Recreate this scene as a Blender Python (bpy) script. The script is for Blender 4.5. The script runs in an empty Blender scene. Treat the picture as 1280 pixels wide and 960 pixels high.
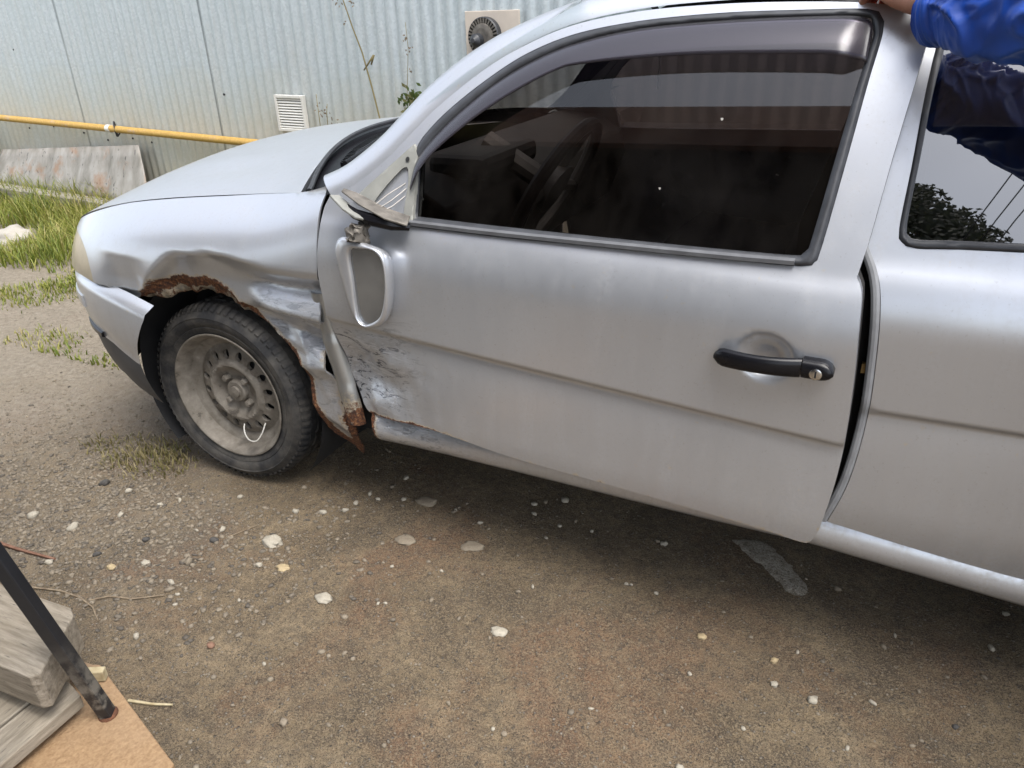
import bpy, bmesh, math, random
import numpy as np
from mathutils import Vector, Matrix, noise
from mathutils.geometry import delaunay_2d_cdt
random.seed(7); np.random.seed(7)
SC = bpy.context.scene
COL = SC.collection
# ---------------------------------------------------------------- camera
cam = bpy.data.cameras.new('camera'); camo = bpy.data.objects.new('camera', cam); COL.objects.link(camo)
SC.camera = camo
cam.sensor_width = 36.0; cam.lens = 36.0 * 950.95 / 1280.0; cam.clip_start = .02; cam.clip_end = 2000
CAM_POS = Vector((1.6026, -1.3647, 1.2651)); YAW, PITCH, ROLL = .44202, -.45706, -.03281
_f = Vector((-math.sin(YAW) * math.cos(PITCH), math.cos(YAW) * math.cos(PITCH), math.sin(PITCH)))
_r = Vector((math.cos(YAW), math.sin(YAW), 0)); _u = _r.cross(_f)
_r2 = _r * math.cos(ROLL) + _u * math.sin(ROLL); _u2 = _u * math.cos(ROLL) - _r * math.sin(ROLL)
camo.matrix_world = Matrix(((_r2.x, _u2.x, -_f.x, CAM_POS.x), (_r2.y, _u2.y, -_f.y, CAM_POS.y), (_r2.z, _u2.z, -_f.z, CAM_POS.z), (0, 0, 0, 1)))
# ---------------------------------------------------------------- sky and sun (bright overcast)
SUN_EL, SUN_AZ = math.radians(69), math.radians(-28)      # direction the light comes from, measured from +x towards +y
world = bpy.data.worlds.new('World'); SC.world = world; world.use_nodes = True
wn = world.node_tree; wn.nodes.clear()
sky = wn.nodes.new('ShaderNodeTexSky'); sky.sky_type = 'NISHITA'; sky.sun_disc = False
sky.sun_elevation = SUN_EL; sky.sun_rotation = math.pi / 2 - SUN_AZ; sky.air_density = 1.0; sky.dust_density = 2.5; sky.ozone_density = 1.0
hsv = wn.nodes.new('ShaderNodeHueSaturation'); hsv.inputs['Saturation'].default_value = .42
tco = wn.nodes.new('ShaderNodeTexCoord'); cln = wn.nodes.new('ShaderNodeTexNoise'); cln.inputs['Scale'].default_value = 2.2; cln.inputs['Detail'].default_value = 6
clr = wn.nodes.new('ShaderNodeMapRange'); clr.inputs[1].default_value = .3; clr.inputs[2].default_value = .7; clr.inputs[3].default_value = .88; clr.inputs[4].default_value = 1.12
mulv = wn.nodes.new('ShaderNodeVectorMath'); mulv.operation = 'SCALE'
bg = wn.nodes.new('ShaderNodeBackground'); bg.inputs['Strength'].default_value = .15
wo = wn.nodes.new('ShaderNodeOutputWorld')
wn.links.new(sky.outputs[0], hsv.inputs['Color']); wn.links.new(hsv.outputs[0], mulv.inputs[0])
wn.links.new(tco.outputs['Generated'], cln.inputs['Vector']); wn.links.new(cln.outputs['Fac'], clr.inputs[0]); wn.links.new(clr.outputs[0], mulv.inputs['Scale'])
wn.links.new(mulv.outputs[0], bg.inputs['Color']); wn.links.new(bg.outputs[0], wo.inputs[0])
sl = bpy.data.lights.new('sun', 'SUN'); sl.energy = 1.35; sl.angle = math.radians(40); sl.color = (1, .965, .91)
so = bpy.data.objects.new('sun', sl); COL.objects.link(so)
_sd = Vector((math.cos(SUN_EL) * math.cos(SUN_AZ), math.cos(SUN_EL) * math.sin(SUN_AZ), math.sin(SUN_EL)))
so.rotation_euler = _sd.to_track_quat('Z', 'Y').to_euler(); so.location = (0, 0, 8)
SC.view_settings.view_transform = 'Standard'; SC.view_settings.look = 'None'; SC.view_settings.gamma = 1.0
SC.view_settings.use_curve_mapping = False; SC.view_settings.exposure = 1.5
SC.render.engine = 'CYCLES'
SC.cycles.max_bounces = 6; SC.cycles.transparent_max_bounces = 16; SC.cycles.caustics_reflective = False; SC.cycles.caustics_refractive = False
# ---------------------------------------------------------------- material helpers
class NT:
    def __init__(s, name):
        s.m = bpy.data.materials.new(name); s.m.use_nodes = True; s.t = s.m.node_tree; s.t.nodes.clear()
        s.out = s.n('ShaderNodeOutputMaterial'); s.tc = s.n('ShaderNodeTexCoord')
    def n(s, k, **kw):
        o = s.t.nodes.new(k)
        for a, b in kw.items(): setattr(o, a, b)
        return o
    def l(s, a, b): s.t.links.new(a, b)
    def noise(s, scale, detail=4, rough=.55, vec=None, stretch=None, dist=0):
        o = s.n('ShaderNodeTexNoise'); o.inputs['Scale'].default_value = scale; o.inputs['Detail'].default_value = detail; o.inputs['Roughness'].default_value = rough
        o.inputs['Distortion'].default_value = dist
        v = vec or s.tc.outputs['Object']
        if stretch:
            mp = s.n('ShaderNodeMapping'); mp.inputs['Scale'].default_value = stretch; s.l(v, mp.inputs[0]); v = mp.outputs[0]
        s.l(v, o.inputs['Vector']); return o.outputs['Fac']
    def ramp(s, fac, stops, interp='LINEAR'):
        o = s.n('ShaderNodeValToRGB'); cr = o.color_ramp; cr.interpolation = interp
        while len(cr.elements) < len(stops): cr.elements.new(.5)
        for e, (p, c) in zip(cr.elements, stops):
            e.position = p; e.color = tuple(c) + (1,) if len(c) == 3 else tuple(c)
        s.l(fac, o.inputs[0]); return o.outputs[0]
    def rng(s, fac, a, b, c=0., d=1.):
        o = s.n('ShaderNodeMapRange'); o.inputs[1].default_value = a; o.inputs[2].default_value = b; o.inputs[3].default_value = c; o.inputs[4].default_value = d
        s.l(fac, o.inputs[0]); return o.outputs[0]
    def math(s, op, a, b=None):
        o = s.n('ShaderNodeMath', operation=op)
        for i, v in enumerate((a, b)):
            if v is None: continue
            if isinstance(v, (int, float)): o.inputs[i].default_value = v
            else: s.l(v, o.inputs[i])
        return o.outputs[0]
    def mix(s, fac, a, b, blend='MIX'):
        o = s.n('ShaderNodeMix', data_type='RGBA', blend_type=blend)
        for i, v in ((0, fac), (6, a), (7, b)):
            if isinstance(v, (int, float)): o.inputs[i].default_value = v
            elif isinstance(v, (tuple, list)): o.inputs[i].default_value = tuple(v) + (1,)
            else: s.l(v, o.inputs[i])
        return o.outputs[2]
    def attr(s, name):
        o = s.n('ShaderNodeAttribute'); o.attribute_name = name; return o.outputs['Fac']
    def bump(s, h, strength=.3, dist=.01):
        o = s.n('ShaderNodeBump'); o.inputs['Strength'].default_value = strength; o.inputs['Distance'].default_value = dist; s.l(h, o.inputs['Height']); return o.outputs[0]
    def bsdf(s, color=(.5, .5, .5), rough=.5, metal=0., normal=None, **kw):
        o = s.n('ShaderNodeBsdfPrincipled')
        for k, v in (('Base Color', color), ('Roughness', rough), ('Metallic', metal)) + tuple(kw.items()):
            if isinstance(v, (int, float)): o.inputs[k].default_value = v
            elif isinstance(v, (tuple, list)): o.inputs[k].default_value = tuple(v) + (1,) if len(v) == 3 else tuple(v)
            else: s.l(v, o.inputs[k])
        if normal is not None: s.l(normal, o.inputs['Normal'])
        s.l(o.outputs[0], s.out.inputs[0]); return o
MAT = {}
def simple(name, color, rough=.6, metal=0., var=.25, scale=20, bump=.0, bdist=.004, **kw):
    t = NT(name); f = t.noise(scale, 5)
    dark = tuple(c * (1 - var) for c in color); lite = tuple(min(1, c * (1 + var)) for c in color)
    c = t.ramp(f, [(.3, dark), (.7, lite)])
    nrm = t.bump(t.noise(scale * 6, 5), bump, bdist) if bump else None
    t.bsdf(c, rough, metal, nrm, **kw); MAT[name] = t.m; return t.m
# silver paint: rust, scuffs and dust come from point attributes that follow the dents
def paint(name, base=(.56, .58, .615), dust=.42):
    t = NT(name)
    rust = t.attr('rust'); scuff = t.attr('scuff')
    big = t.noise(2.2, 3); fl = t.noise(900, 2)
    col = t.mix(t.rng(big, .3, .7, 0, .30), base, tuple(c * .86 for c in base))
    # thin dust film in streaks running down
    st = t.noise(9, 5, .6, stretch=(3.2, 3.2, .35)); sp = t.noise(130, 3)
    dm = t.math('MULTIPLY', t.rng(st, .42, .75), t.rng(sp, .35, .7))
    pz = t.n('ShaderNodeSeparateXYZ'); t.l(t.n('ShaderNodeNewGeometry').outputs['Position'], pz.inputs[0])
    low = t.rng(pz.outputs[2], .20, .50, 1.0, .25)
    dm = t.math('MULTIPLY', t.math('MULTIPLY', dm, low), dust * 2.2)
    # scratches along the car
    sc1 = t.noise(15, 6, .72, stretch=(1.0, 1.0, 7.0), dist=1.4)
    wsc = t.math('MULTIPLY', t.rng(sc1, .545, .60), scuff)
    sc2 = t.noise(10, 7, .75, stretch=(1.3, 1.0, 4.0), dist=2.0)
    dsc = t.math('MULTIPLY', t.rng(sc2, .47, .42), scuff)
    sc3 = t.noise(26, 5, .7, dist=.8)
    haze_ = t.math('MULTIPLY', t.rng(sc3, .45, .75, 0, .6), scuff)
    col = t.mix(haze_, col, (.34, .32, .30))
    col = t.mix(dsc, col, (.085, .095, .12)); col = t.mix(wsc, col, (.64, .65, .68))
    rn = t.noise(38, 6, .7); rn2 = t.noise(120, 4, .65)
    rm = t.rng(t.math('ADD', rust, t.math('MULTIPLY', t.math('SUBTRACT', rn, .5), 1.5)), .42, .58)
    rcol = t.ramp(rn2, [(.30, (.022, .012, .009)), (.46, (.065, .026, .013)), (.58, (.15, .058, .022)), (.72, (.30, .17, .08))])
    # paint film edge round the rust, primer showing
    em = t.math('MULTIPLY', t.rng(t.math('ADD', rust, t.math('MULTIPLY', t.math('SUBTRACT', rn, .5), 1.5)), .22, .40), .7)
    col = t.mix(em, col, (.62, .54, .40))
    col = t.mix(t.math('MULTIPLY', t.rng(t.noise(170, 2), .66, .72), .18), col, (.20, .175, .14)); col = t.mix(dm, col, (.36, .33, .28)); col = t.mix(rm, col, rcol)
    metal = t.math('MULTIPLY', t.math('SUBTRACT', 1.0, rm), t.math('SUBTRACT', .70, t.math('MULTIPLY', dm, .6)))
    rough = t.math('ADD', t.math('ADD', t.rng(fl, 0, 1, .29, .39), t.math('MULTIPLY', rm, .5)), t.math('ADD', t.math('MULTIPLY', dm, .3), t.math('MULTIPLY', scuff, .06)))
    hgt = t.math('ADD', t.math('MULTIPLY', t.math('MULTIPLY', rn2, rm), 1.0), t.math('MULTIPLY', t.math('SUBTRACT', wsc, dsc), .25))
    nrm = t.bump(hgt, .55, .003)
    coat = t.math('MULTIPLY', t.math('SUBTRACT', 1.0, rm), .45)
    t.bsdf(col, rough, metal, nrm, **{'Coat Weight': coat, 'Coat Roughness': .10})
    MAT[name] = t.m; return t.m
paint('silver_paint'); paint('dull_paint', (.33, .33, .32), .5)
simple('black_plastic', (.008, .008, .010), .25, var=.2, scale=8, bump=.12, bdist=.001, **{'Specular IOR Level': .28})
simple('bumper_plastic', (.055, .056, .060), .55, var=.25, scale=10, bump=.15, bdist=.001)
simple('rubber_seal', (.035, .037, .042), .45, var=.3, scale=30)
simple('grey_seal', (.11, .113, .12), .45, var=.2, scale=30)
simple('bead_seal', (.27, .275, .285), .45, var=.15, scale=30)
simple('brass', (.30, .22, .10), .4, .6)
simple('dark_inside', (.012, .012, .013), .8, var=.3, scale=12)
simple('wheel_grip', (.075, .07, .066), .5)
simple('cabin_plastic', (.030, .028, .027), .6, var=.2, scale=15)
simple('cabin_light', (.20, .19, .18), .7, var=.15, scale=6)
simple('seat_cloth', (.035, .034, .038), .9, var=.25, scale=90, bump=.3, bdist=.002)
simple('bare_frame', (.26, .26, .235), .55, .2, var=.16, scale=22, bump=.15, bdist=.002)
simple('grimy_metal', (.15, .135, .115), .6, .3, var=.4, scale=40, bump=.3, bdist=.002)
simple('wire_white', (.70, .68, .62), .5); simple('wire_grey', (.42, .40, .36), .5)
simple('chrome', (.60, .60, .60), .25, 1.0, var=.1)
simple('amber_lens', (.42, .37, .27), .32, var=.2, scale=14, **{'Coat Weight': .3})
simple('clear_lens', (.42, .43, .44), .12, .4, var=.2, **{'Coat Weight': 1.0})
def tyre_mat():
    t = NT('tyre_rubber'); d = t.noise(16, 5, .6); e = t.noise(120, 3)
    c = t.mix(t.math('MULTIPLY', t.rng(d, .40, .70), .75), (.022, .022, .023), (.115, .105, .09))
    t.bsdf(c, t.rng(e, .3, .7, .6, .85), 0, t.bump(e, .2, .002)); MAT['tyre_rubber'] = t.m
tyre_mat()
def rim_mat():
    t = NT('dirty_steel'); d = t.noise(24, 6, .65); e = t.noise(150, 3); b = t.noise(7, 3)
    c = t.ramp(d, [(.30, (.06, .05, .04)), (.40, (.165, .145, .118)), (.62, (.25, .225, .19)), (.8, (.36, .34, .305))])
    c = t.mix(t.rng(b, .56, .66, 0, .55), c, (.07, .062, .055))
    t.bsdf(c, .72, .25, t.bump(e, .25, .002)); MAT['dirty_steel'] = t.m
rim_mat()
def glass_mat(name, tint, gl=.04, dirt=.10, ior=1.5):
    t = NT(name)
    tr = t.n('ShaderNodeBsdfTransparent'); tr.inputs[0].default_value = tuple(tint) + (1,)
    g = t.n('ShaderNodeBsdfGlossy'); g.inputs['Roughness'].default_value = gl; g.inputs[0].default_value = (1, 1, 1, 1)
    fr = t.n('ShaderNodeFresnel'); fr.inputs['IOR'].default_value = ior
    d = t.n('ShaderNodeBsdfDiffuse'); d.inputs[0].default_value = (.28, .25, .22, 1)
    m1 = t.n('ShaderNodeMixShader'); t.l(fr.outputs[0], m1.inputs[0]); t.l(tr.outputs[0], m1.inputs[1]); t.l(g.outputs[0], m1.inputs[2])
    a = t.noise(260, 3, .6); b = t.noise(5, 4, .6, stretch=(2.5, 2.5, .5))
    sp = t.math('ADD', t.math('MULTIPLY', t.rng(a, .70, .76), .55), t.math('MULTIPLY', t.rng(b, .35, .9), .07))
    m2 = t.n('ShaderNodeMixShader'); t.l(t.math('MULTIPLY', sp, dirt), m2.inputs[0]); t.l(m1.outputs[0], m2.inputs[1]); t.l(d.outputs[0], m2.inputs[2])
    t.l(m2.outputs[0], t.out.inputs[0]); MAT[name] = t.m
glass_mat('tinted_glass', (.28, .24, .23), .01, .42, 1.6)
glass_mat('quarter_tint', (.06, .06, .065), .01, .10, 2.5)
glass_mat('clear_glass', (.75, .80, .78), .01, .3)
def visor_mat():
    t = NT('smoked_visor')
    tr = t.n('ShaderNodeBsdfTransparent'); tr.inputs[0].default_value = (.20, .18, .22, 1)
    g = t.n('ShaderNodeBsdfGlossy'); g.inputs['Roughness'].default_value = .26
    fr = t.n('ShaderNodeFresnel'); fr.inputs['IOR'].default_value = 1.65
    d = t.n('ShaderNodeBsdfDiffuse'); d.inputs[0].default_value = (.20, .185, .23, 1)
    m0 = t.n('ShaderNodeMixShader'); m0.inputs[0].default_value = .14; t.l(tr.outputs[0], m0.inputs[1]); t.l(d.outputs[0], m0.inputs[2])
    m1 = t.n('ShaderNodeMixShader'); t.l(fr.outputs[0], m1.inputs[0]); t.l(m0.outputs[0], m1.inputs[1]); t.l(g.outputs[0], m1.inputs[2])
    t.l(m1.outputs[0], t.out.inputs[0]); MAT['smoked_visor'] = t.m
visor_mat()
# ---------------------------------------------------------------- mesh helpers
def mesh(name, V, F, mat, parent=None, smooth=True, attrs=None, sharp=None):
    me = bpy.data.meshes.new(name); me.from_pydata([tuple(map(float, v)) for v in V], [], F); me.update()
    if smooth:
        me.polygons.foreach_set('use_smooth', [True] * len(me.polygons))
        if sharp: me.set_sharp_from_angle(angle=math.radians(sharp))
    for k, a in (attrs or {}).items():
        at = me.attributes.new(k, 'FLOAT', 'POINT'); at.data.foreach_set('value', np.asarray(a, dtype=np.float32))
    if mat: me.materials.append(MAT[mat])
    o = bpy.data.objects.new(name, me); COL.objects.link(o)
    if parent is not None: child(o, parent)
    return o
def child(o, parent):
    o.parent = parent; o.matrix_parent_inverse = world_of(parent).inverted()
def world_of(o):
    m = o.matrix_basis.copy()
    if o.parent is not None: m = world_of(o.parent) @ o.matrix_parent_inverse @ m
    return m
def thing(name, label, cat, loc=(0, 0, 0), group=None):
    o = bpy.data.objects.new(name, None); COL.objects.link(o); o.location = loc; o.empty_display_size = .1
    return tag(o, label, cat, group)
def tag(o, label, cat, group=None):
    o['label'] = label; o['category'] = cat
    if group: o['group'] = group
    return o
def kind(o, k): o['kind'] = k; return o
class MB:
    def __init__(s): s.V = []; s.F = []
    def add(s, V, F):
        n = len(s.V); s.V += [tuple(v) for v in V]; s.F += [tuple(i + n for i in f) for f in F]; return s
    def box(s, c, d, rot=None, jit=0):
        hx, hy, hz = d[0] / 2, d[1] / 2, d[2] / 2
        P = [Vector((a * hx, b * hy, e * hz)) for e in (-1, 1) for a, b in ((-1, -1), (1, -1), (1, 1), (-1, 1))]
        if jit: P = [q + Vector((random.uniform(-jit, jit), random.uniform(-jit, jit), random.uniform(-jit, jit))) for q in P]
        if rot is not None: P = [rot @ q for q in P]
        P = [q + Vector(c) for q in P]
        return s.add(P, [(3, 2, 1, 0), (4, 5, 6, 7), (0, 1, 5, 4), (1, 2, 6, 5), (2, 3, 7, 6), (3, 0, 4, 7)])
    def tube(s, path, r, n=8, caps=True, up=None):
        path = [Vector(q) for q in path]; R = r if isinstance(r, (list, tuple)) else [r] * len(path)
        rings = []; pu = None
        for i, q in enumerate(path):
            d = (path[min(i + 1, len(path) - 1)] - path[max(i - 1, 0)]).normalized()
            a = pu if pu is not None else (Vector((0, 0, 1)) if abs(d.z) < .9 else Vector((1, 0, 0)))
            x = (a - d * a.dot(d)).normalized(); y = d.cross(x); pu = x
            rings.append([q + (x * math.cos(t) + y * math.sin(t)) * R[i] for t in [2 * math.pi * k / n for k in range(n)]])
        return s.loft(rings, True, caps)
    def loft(s, rings, closed=False, caps=False):
        n = len(rings[0]); V = [v for r in rings for v in r]; F = []
        for i in range(len(rings) - 1):
            for j in range(n if closed else n - 1):
                k = (j + 1) % n
                F.append((i * n + j, i * n + k, (i + 1) * n + k, (i + 1) * n + j))
        if caps: F += [tuple(reversed(range(n))), tuple(range((len(rings) - 1) * n, len(rings) * n))]
        return s.add(V, F)
    def build(s, name, mat, parent=None, smooth=True, sharp=35, attrs=None): return mesh(name, s.V, s.F, mat, parent, smooth, attrs, sharp)
def bevel(o, w=.004, seg=2):
    m = o.modifiers.new('bevel', 'BEVEL'); m.width = w; m.segments = seg; m.limit_method = 'ANGLE'; m.angle_limit = math.radians(40); return o
def rotz(a): return Matrix.Rotation(a, 3, 'Z')
def smooth_path(pts, step=.01, closed=False):
    # Catmull-Rom through the points, points with a third value 1 stay corners
    P = [np.array(q[:2], float) for q in pts]; C = [len(q) > 2 for q in pts]; n = len(P); out = []
    for i in range(n if closed else n - 1):
        a, b = P[i], P[(i + 1) % n]
        pa = P[i - 1] if (i > 0 or closed) and not C[i] else 2 * a - b
        nb = (i + 2) % n
        pb = P[nb] if (closed or i + 2 < n) and not C[(i + 1) % n] else 2 * b - a
        m = max(1, int(round(np.linalg.norm(b - a) / step)))
        for k in range(m):
            t = k / m
            out.append(.5 * ((2 * a) + (-pa + b) * t + (2 * pa - 5 * a + 4 * b - pb) * t * t + (-pa + 3 * a - 3 * b + pb) * t ** 3))
    if not closed: out.append(P[-1])
    return out
def inside(P, poly):
    P = np.asarray(P); poly = np.asarray(poly); x, y = P[:, 0], P[:, 1]; r = np.zeros(len(P), bool); j = len(poly) - 1
    for i in range(len(poly)):
        xi, yi = poly[i]; xj, yj = poly[j]
        c = ((yi > y) != (yj > y)) & (x < (xj - xi) * (y - yi) / (yj - yi + 1e-12) + xi); r ^= c; j = i
    return r
def dist_poly(P, poly, closed=True):
    P = np.asarray(P, float); A = np.asarray(poly, float); B = np.roll(A, -1, 0)
    if not closed: A, B = A[:-1], B[:-1]
    d = np.full(len(P), 9.0)
    for a, b in zip(A, B):
        ab = b - a; t = np.clip(((P - a) @ ab) / (ab @ ab + 1e-12), 0, 1); d = np.minimum(d, np.hypot(*(P - a - t[:, None] * ab).T))
    return d
def sheet2d(poly, holes=(), step=.012, extra=None):
    # triangulated sheet with a regular inside: points (n,2), triangles, boundary loops
    poly = np.array(poly); loops = [poly] + [np.array(h) for h in holes]
    lo, hi = poly.min(0), poly.max(0)
    gx, gy = np.meshgrid(np.arange(lo[0], hi[0], step), np.arange(lo[1], hi[1], step)); G = np.stack([gx.ravel(), gy.ravel()], 1)
    G = G[inside(G, poly)]
    for h in loops[1:]: G = G[~inside(G, h)]
    for l in loops: G = G[dist_poly(G, l) > step * .45]
    if extra is not None:
        ex = np.vstack(extra); ex = ex[inside(ex, poly)]
        for h in loops[1:]: ex = ex[~inside(ex, h)]
        for l in loops: ex = ex[dist_poly(ex, l) > step * .3]
        for e in extra: G = G[dist_poly(G, e, False) > step * .62]
        G = np.vstack([G, ex])
    V = []; E = []; B = []
    for l in loops:
        n0 = len(V); V += [Vector(q) for q in l]; ids = list(range(n0, n0 + len(l))); B.append(ids)
        E += [(ids[i], ids[(i + 1) % len(ids)]) for i in range(len(ids))]
    V += [Vector(q) for q in G]
    r = delaunay_2d_cdt(V, E, [], 0, 1e-6)
    W = np.array([tuple(v) for v in r[0]]); T = [tuple(f) for f in r[2]]
    c = np.array([W[list(f)].mean(0) for f in T]); ok = inside(c, poly)
    for h in loops[1:]: ok &= ~inside(c, h)
    T = [t for t, k in zip(T, ok) if k]
    orig = r[3]; back = {}
    for i, o in enumerate(orig):
        for j in o: back[j] = i
    B = [[back[i] for i in b] for b in B]
    return W, T, B
def panel(name, poly, fy, mat, parent, holes=(), step=.012, xf=None, skirt=.014, attrs=None, ymul=1, y0=0, extra=None):
    W, T, B = sheet2d(poly, holes, step, extra)
    x, z = W[:, 0], W[:, 1]; y = fy(x, z)
    A = {k: f(x, z) for k, f in (attrs or {}).items()}
    for k in ('rust', 'scuff'): A.setdefault(k, np.zeros(len(x)))
    V = list(zip(x, y, z)); F = [tuple(t) for t in T]
    ex = [list(A[k]) for k in A]; keys = list(A)
    if skirt:
        for b in B:
            n0 = len(V)
            for i in b: V.append(V[i])
            for i in b: V.append((V[i][0], V[i][1] + skirt, V[i][2]))
            for e in ex:
                w = [e[i] for i in b]; e += w; e += w
            m = len(b)
            for i in range(m): F.append((n0 + i, n0 + (i + 1) % m, n0 + m + (i + 1) % m, n0 + m + i))
    V = np.array(V)
    if xf is not None: V = np.stack(xf(V[:, 0], V[:, 1], V[:, 2]), 1)
    if ymul != 1: V[:, 1] = y0 + ymul * V[:, 1]; F = [tuple(reversed(f)) for f in F]
    o = mesh(name, V, F, mat, parent, True, {k: e for k, e in zip(keys, ex)})
    return o
# ---------- body surfaces (x rearwards from the front axle, y into the car, z up) ----------
def sm(t):
    t = np.clip(t, 0.0, 1.0); return t * t * (3 - 2 * t)
ZT = np.polyfit([-.75, -.6, -.495, -.29, -.1, .13, .32, .45], [.655, .722, .757, .807, .833, .856, .876, .893], 4)
def ztop(x): return np.polyval(ZT, np.clip(x, -.8, .5))
def plan(x):
    return .5 * np.maximum(0, .1 - x) ** 4 + .03 * np.maximum(0, x - 1.9) ** 2
def lower(z, k=.592):
    y = .055 * (np.maximum(0, .40 - z) / .2) ** 2
    return y + np.where(z < k, .013 * np.exp(-np.maximum(0, k - z) / .085) * np.clip((k - z) / .005, 0, 1), 0.0)
def crease_z(x): return .602 - .040 * np.clip(x - .64, -.2, .98) * (x < 1.645) + (x >= 1.645) * -.008
def fender_y(x, z):
    A = .13 - .05 * sm((x - .2) / .3) - .045 * sm((-.25 - x) / .35)
    h = np.maximum(0, ztop(x) - z)
    return plan(x) + lower(z) + A * np.maximum(0, 1 - h / .26) ** 3.2
ZB = .855
def door_y(x, z):
    h = np.maximum(0, ZB - z)
    y = lower(z, crease_z(x)) + .040 * np.maximum(0, 1 - h / .12) ** 2.2
    up = np.maximum(0, z - ZB)
    return y + plan(x) + .50 * up + .10 * up * up
HX, HY, HA, SAG = .46, .03, .055, .012
def door_world(x, y, z):
    c, s = np.cos(HA), np.sin(HA)
    return (HX + (x - HX) * c + (y - HY) * s, HY + (y - HY) * c - (x - HX) * s, z - SAG * (x - HX))
def fold_z(x): return np.interp(x, [-.3, -.13, -.05, .15, .3, .45, .6], [.66, .685, .722, .735, .72, .722, .725])
def fender_dent(x, z):
    d = fold_z(x) - z
    # metal above the arch pushed in below a sharp fold
    a = sm((x + .05 + 1.05 * (.722 - z)) / .05) * (1 - .55 * sm((x - .12) / .3))
    e = np.clip(d / .085, 0, 1); D = .056 * a * (1 - (1 - e) ** 1.7)
    # pocket in front of the bright ridge
    D += .024 * np.exp(-(np.maximum(0, np.abs(x + .23) - .03) / .06) ** 2) * np.clip((.695 - z) / .07, 0, 1) ** .8
    # crumpled metal behind the arch
    w = sm((x - .16) / .12)
    tent = lambda c, h: np.maximum(0, 1 - np.abs(z - c) / h)
    D += w * (.024 * tent(.665 + .03 * (x - .3), .035) - .020 * tent(.607 - .05 * (x - .3), .040)
              + .024 * tent(.535 - .2 * (x - .35), .042) - .018 * tent(.455 + .1 * (x - .4), .038)
              + .014 * np.abs(np.sin(17 * z + 11 * x)) * sm((.56 - z) / .06) + .007 * np.abs(np.sin(34 * x + 14 * z)) * sm((.60 - z) / .08))
    D += .006 * np.exp(-((x - .10) / .03) ** 2 - ((z - .715) / .02) ** 2)
    return D
def door_dent(x, z):
    D = .046 * np.exp(-((x - .50) / .09) ** 2 - ((z - .45) / .11) ** 2) + .010 * np.exp(-((x - .62) / .10) ** 2 - ((z - .47) / .05) ** 2)
    w = np.exp(-((x - .58) / .12) ** 2) * sm((.60 - z) / .06) * sm((z - .32) / .06)
    D += w * (.005 * np.sin(22 * x + 40 * z + 1.0) + .004 * np.abs(np.sin(35 * z - 14 * x + .5)) + .003 * np.abs(np.sin(48 * x + 26 * z)))
    D += .004 * np.exp(-((x - .63) / .06) ** 2 - ((z - .74) / .05) ** 2)
    return D
def roof_z(x, y):
    # roof skin across the car, crown in the middle
    u = (y - .81) / .60
    return 1.277 + .055 * (1 - u * u) - .05 * np.maximum(0, .1 + 1.1 - x) ** 2 * 2 - .04 * np.maximum(0, x - 2.2) ** 2
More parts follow.
